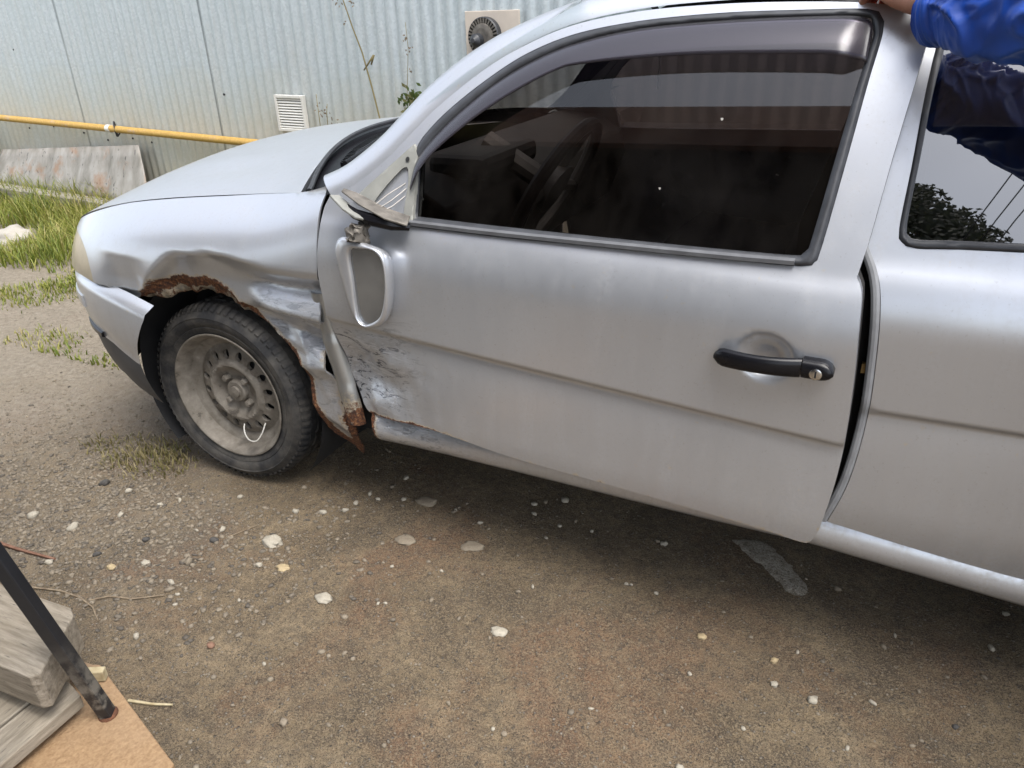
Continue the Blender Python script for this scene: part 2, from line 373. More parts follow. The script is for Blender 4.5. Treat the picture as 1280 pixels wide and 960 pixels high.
TR = {
 'fender_top': [(-0.4483,0.7689),(-0.2906,0.8066),(-0.089,0.8352),(0.1407,0.8585),(0.35,0.8827),(0.4564,0.9087)],
 'fender_rear': [(0.4564,0.9087),(0.451,0.867),(0.4585,0.7985),(0.458,0.7261),(0.4323,0.6488),(0.4409,0.6019),(0.4124,0.4948),(0.4398,0.4162),(0.4494,0.3267),(0.4642,0.2529),(0.4246,0.1532)],
 'fender_arch': [(0.4246,0.1532,1),(0.4064,0.2003),(0.3719,0.2341),(0.3552,0.2879),(0.3452,0.3643),(0.334,0.4465),(0.2794,0.4923),(0.227,0.5399),(0.1794,0.5676),(0.1445,0.5932),(0.1104,0.6245),(0.0666,0.6393),(-0.0127,0.6415),(-0.1033,0.6274),(-0.1448,0.6112),(-0.2006,0.5746,1)],
 'fender_bumper': [(-0.2006,0.5746),(-0.2344,0.568),(-0.2891,0.5823),(-0.3215,0.5961),(-0.3763,0.5985)],
 'lens_edge': [(-0.3713,0.5972,1),(-0.3777,0.635),(-0.4027,0.6763),(-0.4552,0.7024),(-0.5214,0.7101)],
 'door_front': [(0.4801,0.8919),(0.4689,0.8611),(0.4712,0.8019),(0.4652,0.7179),(0.4694,0.6525),(0.4679,0.5971),(0.4748,0.5332),(0.4865,0.4527),(0.5109,0.3971),(0.5351,0.3643),(0.5464,0.359,1)],
 'door_bottom': [(0.5464,0.359,1),(0.6836,0.3719),(0.7942,0.3694),(0.9641,0.353),(1.1976,0.3475),(1.4067,0.3425),(1.5347,0.3366),(1.5958,0.3316),(1.6129,0.3383),(1.626,0.3739)],
 'door_rear': [(1.626,0.3739),(1.6386,0.4881),(1.6409,0.5928),(1.637,0.7017),(1.6293,0.799),(1.6232,0.8406),(1.6115,0.8602,1),(1.6183,0.9104,1),(1.6284,1.0374),(1.6397,1.1557),(1.6464,1.2261)],
 'win_outer': [(0.7117,0.8525,1),(0.9253,0.8534),(1.169,0.8582),(1.3825,0.8626),(1.5193,0.8665),(1.541,0.8752),(1.5478,0.8981),(1.5601,1.0394),(1.5683,1.1482),(1.5753,1.2263),(1.5677,1.2504),(1.5442,1.2616),(1.4334,1.2619),(1.2933,1.2586),(1.1424,1.2468),(1.0142,1.2251),(0.9164,1.1903),(0.8352,1.142),(0.7533,1.0793),(0.7021,1.0247),(0.6864,0.9881,1)],
 'win_inner': [(0.7217,0.8706,1),(0.9211,0.8707),(1.1656,0.8731),(1.3795,0.8765),(1.5162,0.8811),(1.5268,0.8934),(1.5413,1.0383),(1.5521,1.1479),(1.5609,1.224),(1.5548,1.2409),(1.5379,1.2495),(1.4362,1.2493),(1.2967,1.2442),(1.1461,1.2317),(1.0272,1.2081),(0.9383,1.176),(0.8573,1.1305),(0.7767,1.0664),(0.7289,1.0168),(0.7028,0.9813,1)],
 'visor_low': [(0.7089,0.9319),(0.7455,0.9916),(0.8188,1.0561),(0.8999,1.111),(0.9961,1.1595),(1.0613,1.1745),(1.2498,1.1901),(1.4485,1.1942),(1.5146,1.1923),(1.5547,1.1829)],
 'handle': [(1.408,0.7027),(1.6041,0.7071)],
 'handle_recess': [(1.4416,0.728),(1.461,0.7439),(1.4946,0.7513),(1.5226,0.7443),(1.5355,0.7271),(1.5146,0.6998),(1.4979,0.6647),(1.4624,0.6653),(1.4427,0.6742)],
 'lock': [(1.5769,0.6969)],
 'crease': [(0.6402,0.607),(1.1889,0.5672),(1.6343,0.5665)],
 'quarter_front': [(1.653,1.1833),(1.6327,1.033),(1.6197,0.8806,1),(1.6438,0.8376),(1.6556,0.7924),(1.6644,0.7103),(1.6701,0.5788),(1.6604,0.4424),(1.6354,0.3354,1)],
 'quarter_bottom': [(1.6354,0.3354),(1.805,0.3121),(1.9812,0.2912)],
 'qwin_outer': [(1.8484,0.8909,1),(1.6937,0.8829),(1.6703,0.8908),(1.6628,0.9122),(1.6652,1.0099),(1.6668,1.1251),(1.6708,1.1855,1)],
 'qwin_inner': [(1.8464,0.9023,1),(1.6975,0.8953),(1.6797,0.9001),(1.6739,0.9191),(1.6762,1.0164),(1.6789,1.1252),(1.6829,1.1854,1)],
 'sill_top': [(0.5632,0.3669),(0.6745,0.362),(0.7804,0.3523)],
 'sill_bot': [(0.5516,0.2719),(0.7648,0.2755),(1.0621,0.2793),(1.6161,0.2533),(1.9996,0.2238)],
 'mirror_tri': [(0.6927,0.9963),(0.7111,0.854),(0.543,0.8985)],
 'mirror_house': [(0.5384,0.8172),(0.5243,0.7816),(0.5269,0.7168),(0.5511,0.6318),(0.5945,0.609),(0.6389,0.6326),(0.6585,0.7165),(0.6583,0.7885),(0.6328,0.8154)],
 'apillar_out': [(0.4781,0.9045),(0.5836,1.0036),(0.7047,1.109),(0.8218,1.1935),(0.9029,1.2448),(0.9691,1.2682)],
 'door_topline': [(0.4801,0.8919,1),(0.5382,0.9177),(0.6151,0.9744),(0.6762,1.036),(0.7272,1.086),(0.8133,1.152),(0.8957,1.199),(1.0019,1.2394),(1.1383,1.2633),(1.2899,1.2731),(1.4306,1.2745),(1.5486,1.27),(1.6124,1.2582),(1.6464,1.2261)],
 'mirror_out': [(0.576,0.8315),(0.557,0.8071),(0.5571,0.7698),(0.5656,0.712),(0.582,0.657),(0.6099,0.6305),(0.6414,0.6301),(0.6754,0.6532),(0.6914,0.7121),(0.6941,0.7865),(0.6799,0.8139),(0.6394,0.8238),(0.6074,0.8299)],
 'mirror_glass': [(0.6026,0.799),(0.6317,0.8087),(0.666,0.8092),(0.6836,0.7853),(0.6834,0.7329),(0.6672,0.6747),(0.6441,0.6499),(0.6108,0.6365),(0.603,0.6604),(0.6023,0.7304)],
 'plate': [(0.7345,-0.0206,0.8608),(0.7214,0.0155,0.8716),(0.6501,0.0241,0.8817),(0.5796,0.0313,0.9088),(0.5542,0.0185,0.9204),(0.556,0.0062,0.916),(0.6211,-0.0218,0.897),(0.6853,-0.0312,0.8748)],
 'piece': [(0.5238,0.005,0.9107),(0.5361,0.0229,0.9078),(0.5753,0.0045,0.8949),(0.6141,-0.0235,0.8831),(0.6397,-0.0381,0.8764),(0.6195,-0.0409,0.8789),(0.5786,-0.0273,0.8918)],
 'arm': [(0.7232,0.0062,0.8532),(0.6923,-0.0135,0.8608),(0.6482,-0.0219,0.8697),(0.6039,-0.016,0.8771),(0.5484,0.0064,0.8962)],
 'neck': [(0.6193,-0.0211,0.8586),(0.6132,-0.0283,0.8388),(0.6076,-0.0327,0.8217)],
}
ENV = {
 'pebbles': [(0.476, 0.248, 0.0111, 'pale_stone'), (0.425, 0.132, 0.0108, 'pale_stone'), (0.46, 0.12, 0.0095, 'pale_stone'), (0.409, 0.082, 0.0095, 'pale_stone'), (0.532, 0.145, 0.0094, 'pale_stone'), (0.402, 0.041, 0.0118, 'pale_stone'), (0.347, 0.011, 0.013, 'pale_stone'), (0.883, 0.279, 0.0104, 'pale_stone'), (0.901, 0.236, 0.0102, 'pale_stone'), (0.907, 0.305, 0.0104, 'pebble_stone'), (0.955, 0.333, 0.0128, 'pale_stone'), (0.971, 0.153, 0.0076, 'pale_stone'), (1.245, 0.261, 0.0099, 'pebble_stone'), (1.263, 0.258, 0.011, 'pale_stone'), (0.992, -0.235, 0.0085, 'pebble_stone'), (0.713, -0.232, 0.0081, 'pale_stone'), (0.697, -0.239, 0.0071, 'pale_stone'), (0.716, -0.4, 0.0086, 'pebble_stone'), (0.99, -0.425, 0.008, 'pebble_stone'), (1.101, -0.445, 0.006, 'pale_stone'), (1.126, -0.446, 0.0086, 'pebble_stone'), (1.262, -0.322, 0.007, 'pale_stone'), (1.457, -0.379, 0.0093, 'pale_stone'), (1.424, -0.15, 0.0074, 'pale_stone'), (1.425, -0.035, 0.0116, 'yellow_stone'), (1.667, -0.124, 0.0121, 'pale_stone'), (1.778, -0.084, 0.0095, 'pale_stone'), (1.583, -0.045, 0.0115, 'yellow_stone'), (1.625, 0.003, 0.0078, 'pale_stone'), (1.22, 0.061, 0.0072, 'pale_stone'), (1.231, 0.065, 0.0061, 'pale_stone'), (0.879, -0.045, 0.0072, 'pebble_stone'), (1.014, -0.04, 0.0071, 'pale_stone'), (0.778, -0.074, 0.0063, 'pale_stone'), (0.655, -0.112, 0.0064, 'pale_stone'), (1.294, 0.061, 0.0081, 'pale_stone'), (1.591, -0.11, 0.0094, 'pale_stone'), (1.691, 0.247, 0.0097, 'pebble_stone'), (0.126, -0.152, 0.012, 'pale_stone'), (0.062, -0.182, 0.0085, 'pale_stone'), (0.144, -0.292, 0.0151, 'pebble_stone'), (0.158, -0.367, 0.0125, 'pale_stone'), (0.178, -0.391, 0.0135, 'pebble_stone'), (0.035, -0.337, 0.0143, 'pale_stone'), (0.236, -0.542, 0.0107, 'pale_stone'), (0.375, -0.358, 0.0075, 'pale_stone'), (0.33, -0.236, 0.01, 'pale_stone'), (0.211, -0.396, 0.0078, 'pale_stone'), (0.71, -0.599, 0.0109, 'pebble_stone'), (0.42, -0.497, 0.0122, 'red_stone'), (0.14, -0.199, 0.0142, 'dark_stone'), (-0.037, -0.269, 0.0123, 'dark_stone'), (0.234, -0.426, 0.0077, 'pale_stone'), (-0.451, -0.306, 0.0166, 'pale_stone'), (-0.288, -0.301, 0.0185, 'pale_stone'), (-0.115, -0.363, 0.0124, 'dark_stone'), (-0.206, -0.436, 0.0126, 'pale_stone'), (-0.208, -0.207, 0.0118, 'pale_stone'), (-0.13, -0.133, 0.0117, 'pale_stone'), (-0.091, -0.095, 0.0104, 'pale_stone'), (0.061, -0.011, 0.0101, 'pale_stone'), (-0.397, -0.104, 0.0169, 'dark_stone'), (-0.29, -0.108, 0.0123, 'pale_stone'), (0.269, -0.013, 0.0108, 'pale_stone'), (0.212, 0.095, 0.01, 'pebble_stone'), (2.005, 0.165, 0.0107, 'pale_stone'), (2.043, 0.289, 0.009, 'pale_stone'), (1.925, -0.081, 0.0087, 'dark_stone'), (1.55, -0.245, 0.0071, 'pale_stone'), (1.188, -0.304, 0.0054, 'pebble_stone'), (0.877, -0.365, 0.0056, 'pebble_stone'), (0.572, -0.115, 0.0076, 'pebble_stone'), (0.693, 0.16, 0.008, 'pale_stone'), (0.781, 0.136, 0.0089, 'pale_stone'), (1.071, 0.235, 0.0078, 'pale_stone'), (1.016, 0.259, 0.009, 'pebble_stone'), (0.984, 0.219, 0.0078, 'pale_stone'), (1.817, 0.132, 0.0073, 'pale_stone'), (1.862, -0.017, 0.0069, 'pebble_stone'), (0.57, -0.494, 0.0068, 'pale_stone'), (0.582, -0.605, 0.0075, 'pebble_stone'), (0.924, -0.562, 0.0061, 'pebble_stone'), (0.704, -0.694, 0.0062, 'pebble_stone'), (1.737, -0.215, 0.0072, 'pale_stone'), (1.349, -0.381, 0.0051, 'pebble_stone'), (1.454, 0.063, 0.007, 'pebble_stone')],
 'stones': [('stone', 0.294, -0.144, (0.0323, 0.0232, 0.0145), 'pale_stone', 'largest pale smooth stone on the dirt below the front wheel'), ('stone', 0.564, -0.274, (0.0217, 0.0156, 0.0087), 'pale_stone', 'cream angular stone on the dirt below the largest pale one'), ('stone', 0.393, -0.22, (0.0187, 0.0135, 0.0065), 'yellow_stone', 'crumbly yellowish stone just below the largest pale stone'), ('stone', 1.003, -0.209, (0.0191, 0.0137, 0.0067), 'pale_stone', 'flat elongated white stone alone in the middle of the dirt'), ('stone', 0.63, -0.006, (0.0287, 0.0206, 0.0046), 'pebble_stone', 'flat beige stone half sunk in the dirt below the sill front'), ('stone', 0.804, 0.044, (0.0302, 0.0218, 0.0042), 'pebble_stone', 'wide flat tan stone half sunk in the dirt below the door'), ('stone', 0.596, 0.162, (0.0304, 0.0219, 0.0076), 'pebble_stone', 'grey flat stone at the edge of the shadow under the door'), ('stone', -0.033, -0.386, (0.0144, 0.0104, 0.0072), 'yellow_stone', 'small ochre stone near the black post'), ('boulder', -3.496, 1.763, (0.1672, 0.1204, 0.0702), 'boulder_stone', 'big pale rounded stone lying in the grass at the far left')],
 'slab': [(1.416, 0.346), (1.5, 0.38), (1.566, 0.329), (1.639, 0.219), (1.589, 0.177), (1.508, 0.251), (1.464, 0.28)],
 'twigs': [('twig', [[(-0.471, -0.435), (-0.338, -0.433), (-0.199, -0.423)]], 0.0055, 'red_twig', 'thick reddish stick on the gravel beside the black post'), ('twig', [[(-0.158, -0.521), (-0.074, -0.502), (-0.003, -0.501), (0.055, -0.513), (0.11, -0.542)], [(0.027, -0.497), (0.057, -0.469), (0.12, -0.452), (0.183, -0.411)]], 0.0028, 'twig_wood', 'thin forked grey root on the dirt above the steps'), ('straw', [[(0.371, -0.682), (0.424, -0.668), (0.465, -0.653)]], 0.0035, 'straw', 'pale dry straw stalk beside the tan board'), ('twig', [[(0.163, -0.175), (0.183, -0.144), (0.208, -0.102)]], 0.0018, 'twig_wood', 'short thin twig beside the small dark stone')],
 'pipe_s': -0.0126,
 'pipe_z': 0.6103,
 'clamp_u': 1.6423,
 'vent': (3.472, 0.754, 0.236, 0.205),
 'flue': (4.895, 1.097, 0.306, 0.336),
 'flue_c': (4.863, 1.152),
 'flue_r': 0.088,
 'tin': (0.056, 1.964, 0.353, 0.496),
 'beam': (0.85, 2.3),
 'holes': [(0.592, 1.106), (0.843, 0.564), (1.23, 0.535), (0.49, 0.536), (1.514, 0.498), (2.032, 0.509), (1.404, 0.406), (1.82, 0.525), (2.879, 0.843)],
 'weeds': {'tall': [(4.297, 0.576), (4.235, 0.697), (4.177, 0.917), (4.138, 1.091), (4.101, 1.205), (4.068, 1.334), (4.047, 1.408)], 'tall_b': [(4.211, 1.072), (4.135, 1.002)], 'dead': [(4.304, 0.586), (4.394, 0.881), (4.431, 1.108), (4.434, 1.224)], 'green': [(4.419, 0.823), (4.448, 0.901)], 'low': [(3.802, 0.736), (3.794, 0.879)]},
}
# ================================================================ THE CAR
CAR = thing('car', 'silver two-door hatchback with crushed rusty front fender and hanging side mirror', 'car', (1.2, .81, 0))
YM = 1.62
def fnoise(x, z, s, seed=0): return np.array([noise.noise((a * s + seed, b * s, seed * .37)) for a, b in zip(np.atleast_1d(x), np.atleast_1d(z))])
ARCH = smooth_path(TR['fender_arch'], .008)
ARCH = [q + .004 * np.array((noise.noise((q[0] * 60, q[1] * 60, 1)), noise.noise((q[0] * 60, q[1] * 60, 9)))) for q in ARCH]
REAR = smooth_path(TR['fender_rear'], .010)
REAR = [q + (.006 if q[1] < .6 else 0) * np.array((noise.noise((q[0] * 50, q[1] * 50, 4)), 0)) for q in REAR]
f_top = smooth_path([(-.64, .698), (-.60, .720)] + TR['fender_top'], .012)
f_front = smooth_path(TR['lens_edge'] + [(-.58, .708), (-.64, .698, 1)], .012)
poly = f_top[:-1] + REAR[:-1] + ARCH[:-1] + smooth_path(TR['fender_bumper'], .012)[:-1] + f_front[:-1]
arch_np, rear_np = np.array(ARCH), np.array(REAR)
low_rear = np.array([q for q in REAR if q[1] < .62])
def f_rust(x, z):
    P = np.stack([x, z], 1); d = dist_poly(P, arch_np, False); d2 = dist_poly(P, low_rear, False)
    r = .75 * np.clip(1 - d / .022, 0, 1) + .45 * np.clip(1 - d2 / .018, 0, 1) * sm((.62 - z) / .1)
    r += .75 * sm((.34 - z) / .06) * np.clip(1 - np.minimum(d, d2) / .04, 0, 1)
    r = r * (.75 + .9 * fnoise(x, z, 14, 3))
    r += .55 * sm((.40 - z) / .10) * np.clip(1 - np.minimum(d, d2) / .035, 0, 1) + .35 * np.clip(1 - d / .014, 0, 1)
    r += .30 * np.exp(-((x + .17) / .03) ** 2 - ((z - .60) / .03) ** 2)
    return r
def f_scuff(x, z): return sm((x - .14) / .12) * sm((.705 - z) / .05) * .38
def f_y(x, z): return fender_y(x, z) + fender_dent(x, z) + .0025 * fnoise(x, z, 26) * sm((x - .15) / .1) * sm((.6 - z) / .05)
fender = panel('fender', poly, f_y, 'silver_paint', CAR, step=.008, skirt=.006, attrs={'rust': f_rust, 'scuff': f_scuff})
fender['label'] = 'crumpled front fender with rusted torn wheel arch'
# folded rusty arch lip
MBl = MB(); rr = []; rows = [(.002, .0), (.008, .014), (.014, .030), (.022, .042), (.060, .044)]; rv = [.95, .8, .42, .55, .5]
cen = np.array((.02, .30)); AL = [q for q in ARCH if q[1] > .33 or q[0] < .36]
for k, (dy, dr) in enumerate(rows):
    ring = []
    for i, q in enumerate(AL):
        dirc = (cen - q) / np.linalg.norm(cen - q)
        wdt = .30 + .70 * float(sm((.20 - q[0]) / .1)) * float(sm((q[0] + .19) / .05))
        n = .45 * noise.noise((q[0] * 35, q[1] * 35, 3 + k))
        w = q + dirc * dr * wdt * (1 + n)
        ring.append((w[0], float(f_y(np.array([q[0]]), np.array([q[1]]))[0]) + dy * (1 + .3 * n), w[1]))
        rr.append(rv[k] + .25 * noise.noise((q[0] * 20, q[1] * 20, k)))
    MBl.loft([ring]) if False else None
    if k == 0: rings = [ring]
    else: rings.append(ring)
MBl.loft(rings); lip = MBl.build('arch_lip', 'dull_paint', fender, attrs={'rust': rr, 'scuff': [0] * len(rr)}, sharp=None)
lip['label'] = 'folded rusty wheel arch edge'
# wheel housing
for yo, sx in ((0, 1), (YM, -1)):
    m = MB(); rings = []
    for yy in (.07, .20, .42):
        rings.append([(.0 + .345 * math.cos(a) * (1 if math.cos(a) > 0 else .92), yo + sx * yy, .30 + .335 * math.sin(a)) for a in [math.radians(-40 + 260 * k / 36) for k in range(37)]])
    m.loft(rings); m.add([(.36 * math.cos(2 * math.pi * k / 24), yo + sx * .42, .3 + .34 * math.sin(2 * math.pi * k / 24)) for k in range(24)], [tuple(range(24))])
    m.build('wheel_housing', 'dark_inside', CAR)
# plain fender on the other side
poly_r = f_top[:-1] + smooth_path([(.4564, .9087, 1), (.455, .8), (.455, .5), (.46, .25, 1)], .02)[:-1] + [np.array((.30 * math.cos(a), .29 + .33 * math.sin(a))) for a in [math.radians(k) for k in range(0, 160, 6)]] + [np.array((-.36, .5986))] + f_front[1:-1]
panel('fender', poly_r, fender_y, 'silver_paint', CAR, step=.03, ymul=-1, y0=YM)
# hinge pillar seen between fender and door
m = MB(); path = [(.428, .66), (.436, .60), (.447, .54), (.462, .47), (.476, .41), (.486, .36), (.492, .31)]
rings = []; rv = []
for i, (x, z) in enumerate(smooth_path(path, .012)):
    w = .027; ring = []
    st = .004 if z < .545 else 0; st += .003 if z < .415 else 0
    for a in np.linspace(0, math.pi, 9):
        ring.append((x - .006 - w * math.cos(a), .050 - st - .024 * math.sin(a), z)); rv.append(float(sm((.44 - z) / .12)) * .72)
    rings.append(ring)
m.loft(rings); hp = m.build('hinge_pillar', 'dull_paint', CAR, attrs={'rust': rv, 'scuff': [0] * len(rv)}, sharp=None); hp['label'] = 'bare hinge pillar with rusty foot'
m = MB(); m.add([(.33, .125, .24), (.66, .125, .24), (.66, .125, .80), (.33, .125, .80)], [(0, 1, 2, 3)]); m.build('pillar_backing', 'dark_inside', CAR)
# ---------------------------------------------------------------- hood, cowl, windscreen, pillars, roof
def seam_y(x): return fender_y(x, ztop(x) - .002)
def hood_front(y): u = abs(y - .81) / .81; return -.77 + .20 * u ** 2.6
def hood_rear(y): u = min(1, abs(y - .81) / .67); return .175 + .185 * u ** 2.0
def hood_pt(x, v):
    ys = seam_y(np.array(x)) + .004; y = ys + (YM - 2 * ys) * v; u = abs(2 * v - 1)
    return float(y), float(ztop(x) + .003 + (.072 * sm((x + .85) / .65) + .02) * (1 - u ** 2.4))
m = MB(); rings = []
NV = 41; NU = 50
for i in range(NU):
    ring = []
    for j in range(NV):
        v = j / (NV - 1); v = .5 - .5 * math.cos(v * math.pi) if False else v
        yy = .14 + (YM - .28) * v; xf = max(-.74, hood_front(yy) + .06); xr = hood_rear(yy)
        x = xf + (xr - xf) * i / (NU - 1); y, z = hood_pt(x, v)
        d = .006 * math.exp(-((x - .0) / .12) ** 2 - ((y - .30) / .05) ** 2) - .004 * math.exp(-((x + .15) / .2) ** 2 - ((y - .36) / .04) ** 2)
        ring.append((x, y, z - d))
    rings.append(ring)
front = [(x - .015, y, z - .03) for x, y, z in rings[0]]; back = [(x - .004, y, z - .02) for x, y, z in rings[-1]]
edgeL = None
m.loft([front] + rings + [back])
hood = m.build('hood', 'silver_paint', CAR, sharp=50, attrs={'rust': [0] * len(m.V), 'scuff': [0] * len(m.V)})
# dark gap under the hood seam and the engine bay
m = MB(); ga = []; gb = []; gc = []
for x in np.linspace(-.60, .325, 40):
    y = float(seam_y(np.array(x))); z = float(ztop(x)); ga.append((x, y - .004, z - .012)); gb.append((x, y + .02, z - .010)); gc.append((x, y + .05, z - .08))
m.loft([ga, gb, gc]); m.build('seam_channel', 'dark_inside', CAR)
m = MB(); m.add([(-.62, .30, .30), (.40, .25, .30), (.40, 1.37, .30), (-.62, 1.32, .30), (-.60, .30, .66), (.40, .25, .78), (.40, 1.37, .78), (-.60, 1.32, .66)], [(3, 2, 1, 0), (4, 5, 6, 7), (0, 1, 5, 4), (1, 2, 6, 5), (2, 3, 7, 6), (3, 0, 4, 7)])
m.build('engine_bay', 'dark_inside', CAR, smooth=False)
def ws_base(y): return .375 + .115 * min(1, abs(y - .81) / .67) ** 2.2
def ws_pt(t, y):
    xb, zb = ws_base(y), .905 + .055 * (1 - (abs(y - .81) / .70) ** 2)
    k = abs(y - .81) / .58
    yt = .81 + (y - .81) * .84; xt = .955 + .05 * k * k; zt = float(roof_z(1.0, np.array(yt))) - .004
    bow = .03 * math.sin(math.pi * t)
    return (xb + (xt - xb) * t - bow * .5, y + (yt - y) * t, zb + (zt - zb) * t + bow)
m = MB(); m.loft([[ws_pt(i / 12, .125 + 1.37 * j / 24) for j in range(25)] for i in range(13)]); m.build('windscreen', 'clear_glass', CAR)
m = MB(); rings = []
for k in range(7):
    ring = []
    for j in range(49):
        y = .165 + 1.29 * j / 48; t = k / 6; xr = hood_rear(y); yv = (y - .14) / (YM - .28)
        zh = hood_pt(xr, min(1, max(0, yv)))[1]; b = ws_pt(.03, y)
        z = zh - .012 + (b[2] - zh + .012) * t - .028 * math.sin(math.pi * min(1, t * 1.25)) * (1 if t < .8 else .6)
        ring.append((xr - .012 + (b[0] - xr + .012) * t, y, z))
    rings.append(ring)
m.loft(rings); cowl = m.build('cowl', 'black_plastic', CAR, sharp=None)
m = MB()
for j in range(26):
    y = .34 + .012 * j; x = hood_rear(y) + .07; z = hood_pt(hood_rear(y), (y - .14) / (YM - .28))[1] - .018
    m.box((x, y, z), (.05, .005, .012))
m.build('air_grille', 'black_plastic', cowl)
m = MB(); m.tube([(.415, .26, .915), (.40, .30, .945), (.39, .55, .985), (.385, .80, 1.00)], [.009, .008, .006, .005]); m.tube([(.43, .20, .94), (.395, .50, .975), (.37, .86, .99)], .006); m.build('wiper', 'black_plastic', CAR)
m = MB(); a = hood_rear(.2); ga = []; gb = []
for j in range(49):
    y = .135 + 1.35 * j / 48; x = hood_rear(y); z = hood_pt(x, min(1, max(0, (y - .14) / (YM - .28))))[1]; ga.append((x + .001, y, z - .001))
m.tube(ga, .0065, 6); m.build('hood_seal', 'rubber_seal', CAR)
# A pillar and roof rail: strip from the door line up and over to the windscreen and roof edge
tl = smooth_path([q[:2] for q in TR['door_topline'][:-2]] + [(1.66, 1.276), (2.1, 1.270), (2.5, 1.235), (2.75, 1.17)], .02)
def pillar(side):
    m = MB(); prof = []
    for q in tl:
        x, z = q; y = float(door_y(np.array(x), np.array(z))); t = float(sm((x - .75) / .35)) ; hb = float(sm((.62 - x) / .16))
        off = Vector((-.062 * (1 - t), .070 + .018 * t, .034 + .010 * t)); nb = Vector((-.35 * (1 - t), -.45, .75)) * .020
        P0 = Vector((x, y + .010, z - .004)); row = []
        for k in range(9):
            s = k / 8; b = math.sin(math.pi * min(1, s * 1.02)) ** .7
            v = P0 + off * s + nb * b
            row.append((v.x, side[0] + side[1] * v.y, v.z))
        v = P0 + off * 1.25 + Vector((.01, .02, -.004 - .016 * (1 - t))); row.append((v.x, side[0] + side[1] * v.y, v.z)); prof.append(row)
    m.loft(prof); o = m.build('roof_pillar', 'silver_paint', CAR, sharp=None, attrs={'rust': [0] * len(m.V), 'scuff': [0] * len(m.V)})
    if side[1] > 0: o.data.flip_normals()
pillar((0, 1)); pillar((YM, -1))
m = MB(); m.loft([[(x, y, float(roof_z(x, np.array(y)))) for y in np.linspace(.330, YM - .330, 25)] for x in np.linspace(.955, 2.75, 40)])
m.build('roof', 'silver_paint', CAR, sharp=None, attrs={'rust': [0] * len(m.V), 'scuff': [0] * len(m.V)})
# ---------------------------------------------------------------- bumper and lamps
def planb(x): return .68 * max(0., .1 - float(x)) ** 4
FC = [np.array((x, planb(x))) for x in np.linspace(-.30, -.58, 12)]
p0 = FC[-1]; d0 = np.array((-.55, .62)); p1 = np.array((-.755, .81)); d1 = np.array((0, .7))
for t in np.linspace(0, 1, 14)[1:]:
    h = (2 * t ** 3 - 3 * t ** 2 + 1, t ** 3 - 2 * t ** 2 + t, -2 * t ** 3 + 3 * t ** 2, t ** 3 - t ** 2); FC.append(h[0] * p0 + h[1] * d0 * .6 + h[2] * p1 + h[3] * d1 * .6)
FULL = FC + [np.array((q[0], YM - q[1])) for q in reversed(FC[:-1])]
def plan_normals(C):
    N = []
    for i in range(len(C)):
        d = C[min(i + 1, len(C) - 1)] - C[max(i - 1, 0)]; d = d / np.linalg.norm(d); N.append(np.array((-d[1], d[0])))
    return N
XE = lambda z: float(np.interp(z, [.20, .264, .38, .45, .553, .62], [-.215, -.225, -.238, -.205, -.145, -.135]))
def wrap(zt, zb, prof, name, mat, parent, ends=True, rows=12, attrs=True, n0=0):
    # strip wrapped round the nose; prof(v) = how far it stands out; the ends slide along the side to XE(z)
    m = MB(); N = plan_normals(FULL); L = len(FULL); rings = []
    for r in range(rows):
        v = r / (rows - 1); ring = []
        for i in range(-5, L + 5):
            j = min(max(i, 0), L - 1); q = FULL[j]
            mir = i >= L / 2; xs = min(abs(q[0]), .66)
            z = zt(q[0] if 0 <= i < L else -.22) + (zb(q[0] if 0 <= i < L else -.22) - zt(q[0] if 0 <= i < L else -.22)) * v
            if i < 0 or i >= L:
                f = (-i if i < 0 else i - L + 1) / 5
                x = FULL[0][0] + (XE(z) - FULL[0][0]) * f; z = zt(x) + (zb(x) - zt(x)) * v
                y = planb(x); y = YM - y if mir else y; nn = np.array((0, 1.0 if mir else -1.0)); q = np.array((x, y))
            else: nn = -N[j] if False else N[j] * 1.0
            o = prof(v); 
            if not (i < 0 or i >= L): nn = -np.array((-N[j][0], -N[j][1]))
            ring.append((q[0] + nn[0] * o, q[1] + nn[1] * o, z))
        rings.append(ring)
    m.loft(rings); return m.build(name, mat, parent, sharp=None, attrs={'rust': [0] * len(m.V), 'scuff': [0] * len(m.V)} if attrs else None)
zt_b = lambda x: float(np.interp(x, [-.8, -.55, -.36, -.25, -.16, -.13], [.600, .603, .600, .588, .566, .556]))
zm_b = lambda x: float(np.interp(x, [-.8, -.55, -.43, -.35, -.24], [.425, .425, .428, .415, .372]))
zl_b = lambda x: float(np.interp(x, [-.8, -.5, -.42, -.34, -.22], [.27, .28, .285, .262, .235]))
prof = lambda v: .006 + .014 * math.sin(math.pi * min(1, v * 1.05 + .06)) ** .6 - (.03 if v == 0 else 0)
bumper = wrap(zt_b, zm_b, prof, 'front_bumper', 'silver_paint', CAR)
wrap(lambda x: zm_b(x) + .004, zl_b, lambda v: .004 - .03 * v ** 2, 'lower_valance', 'bumper_plastic', bumper, attrs=False)
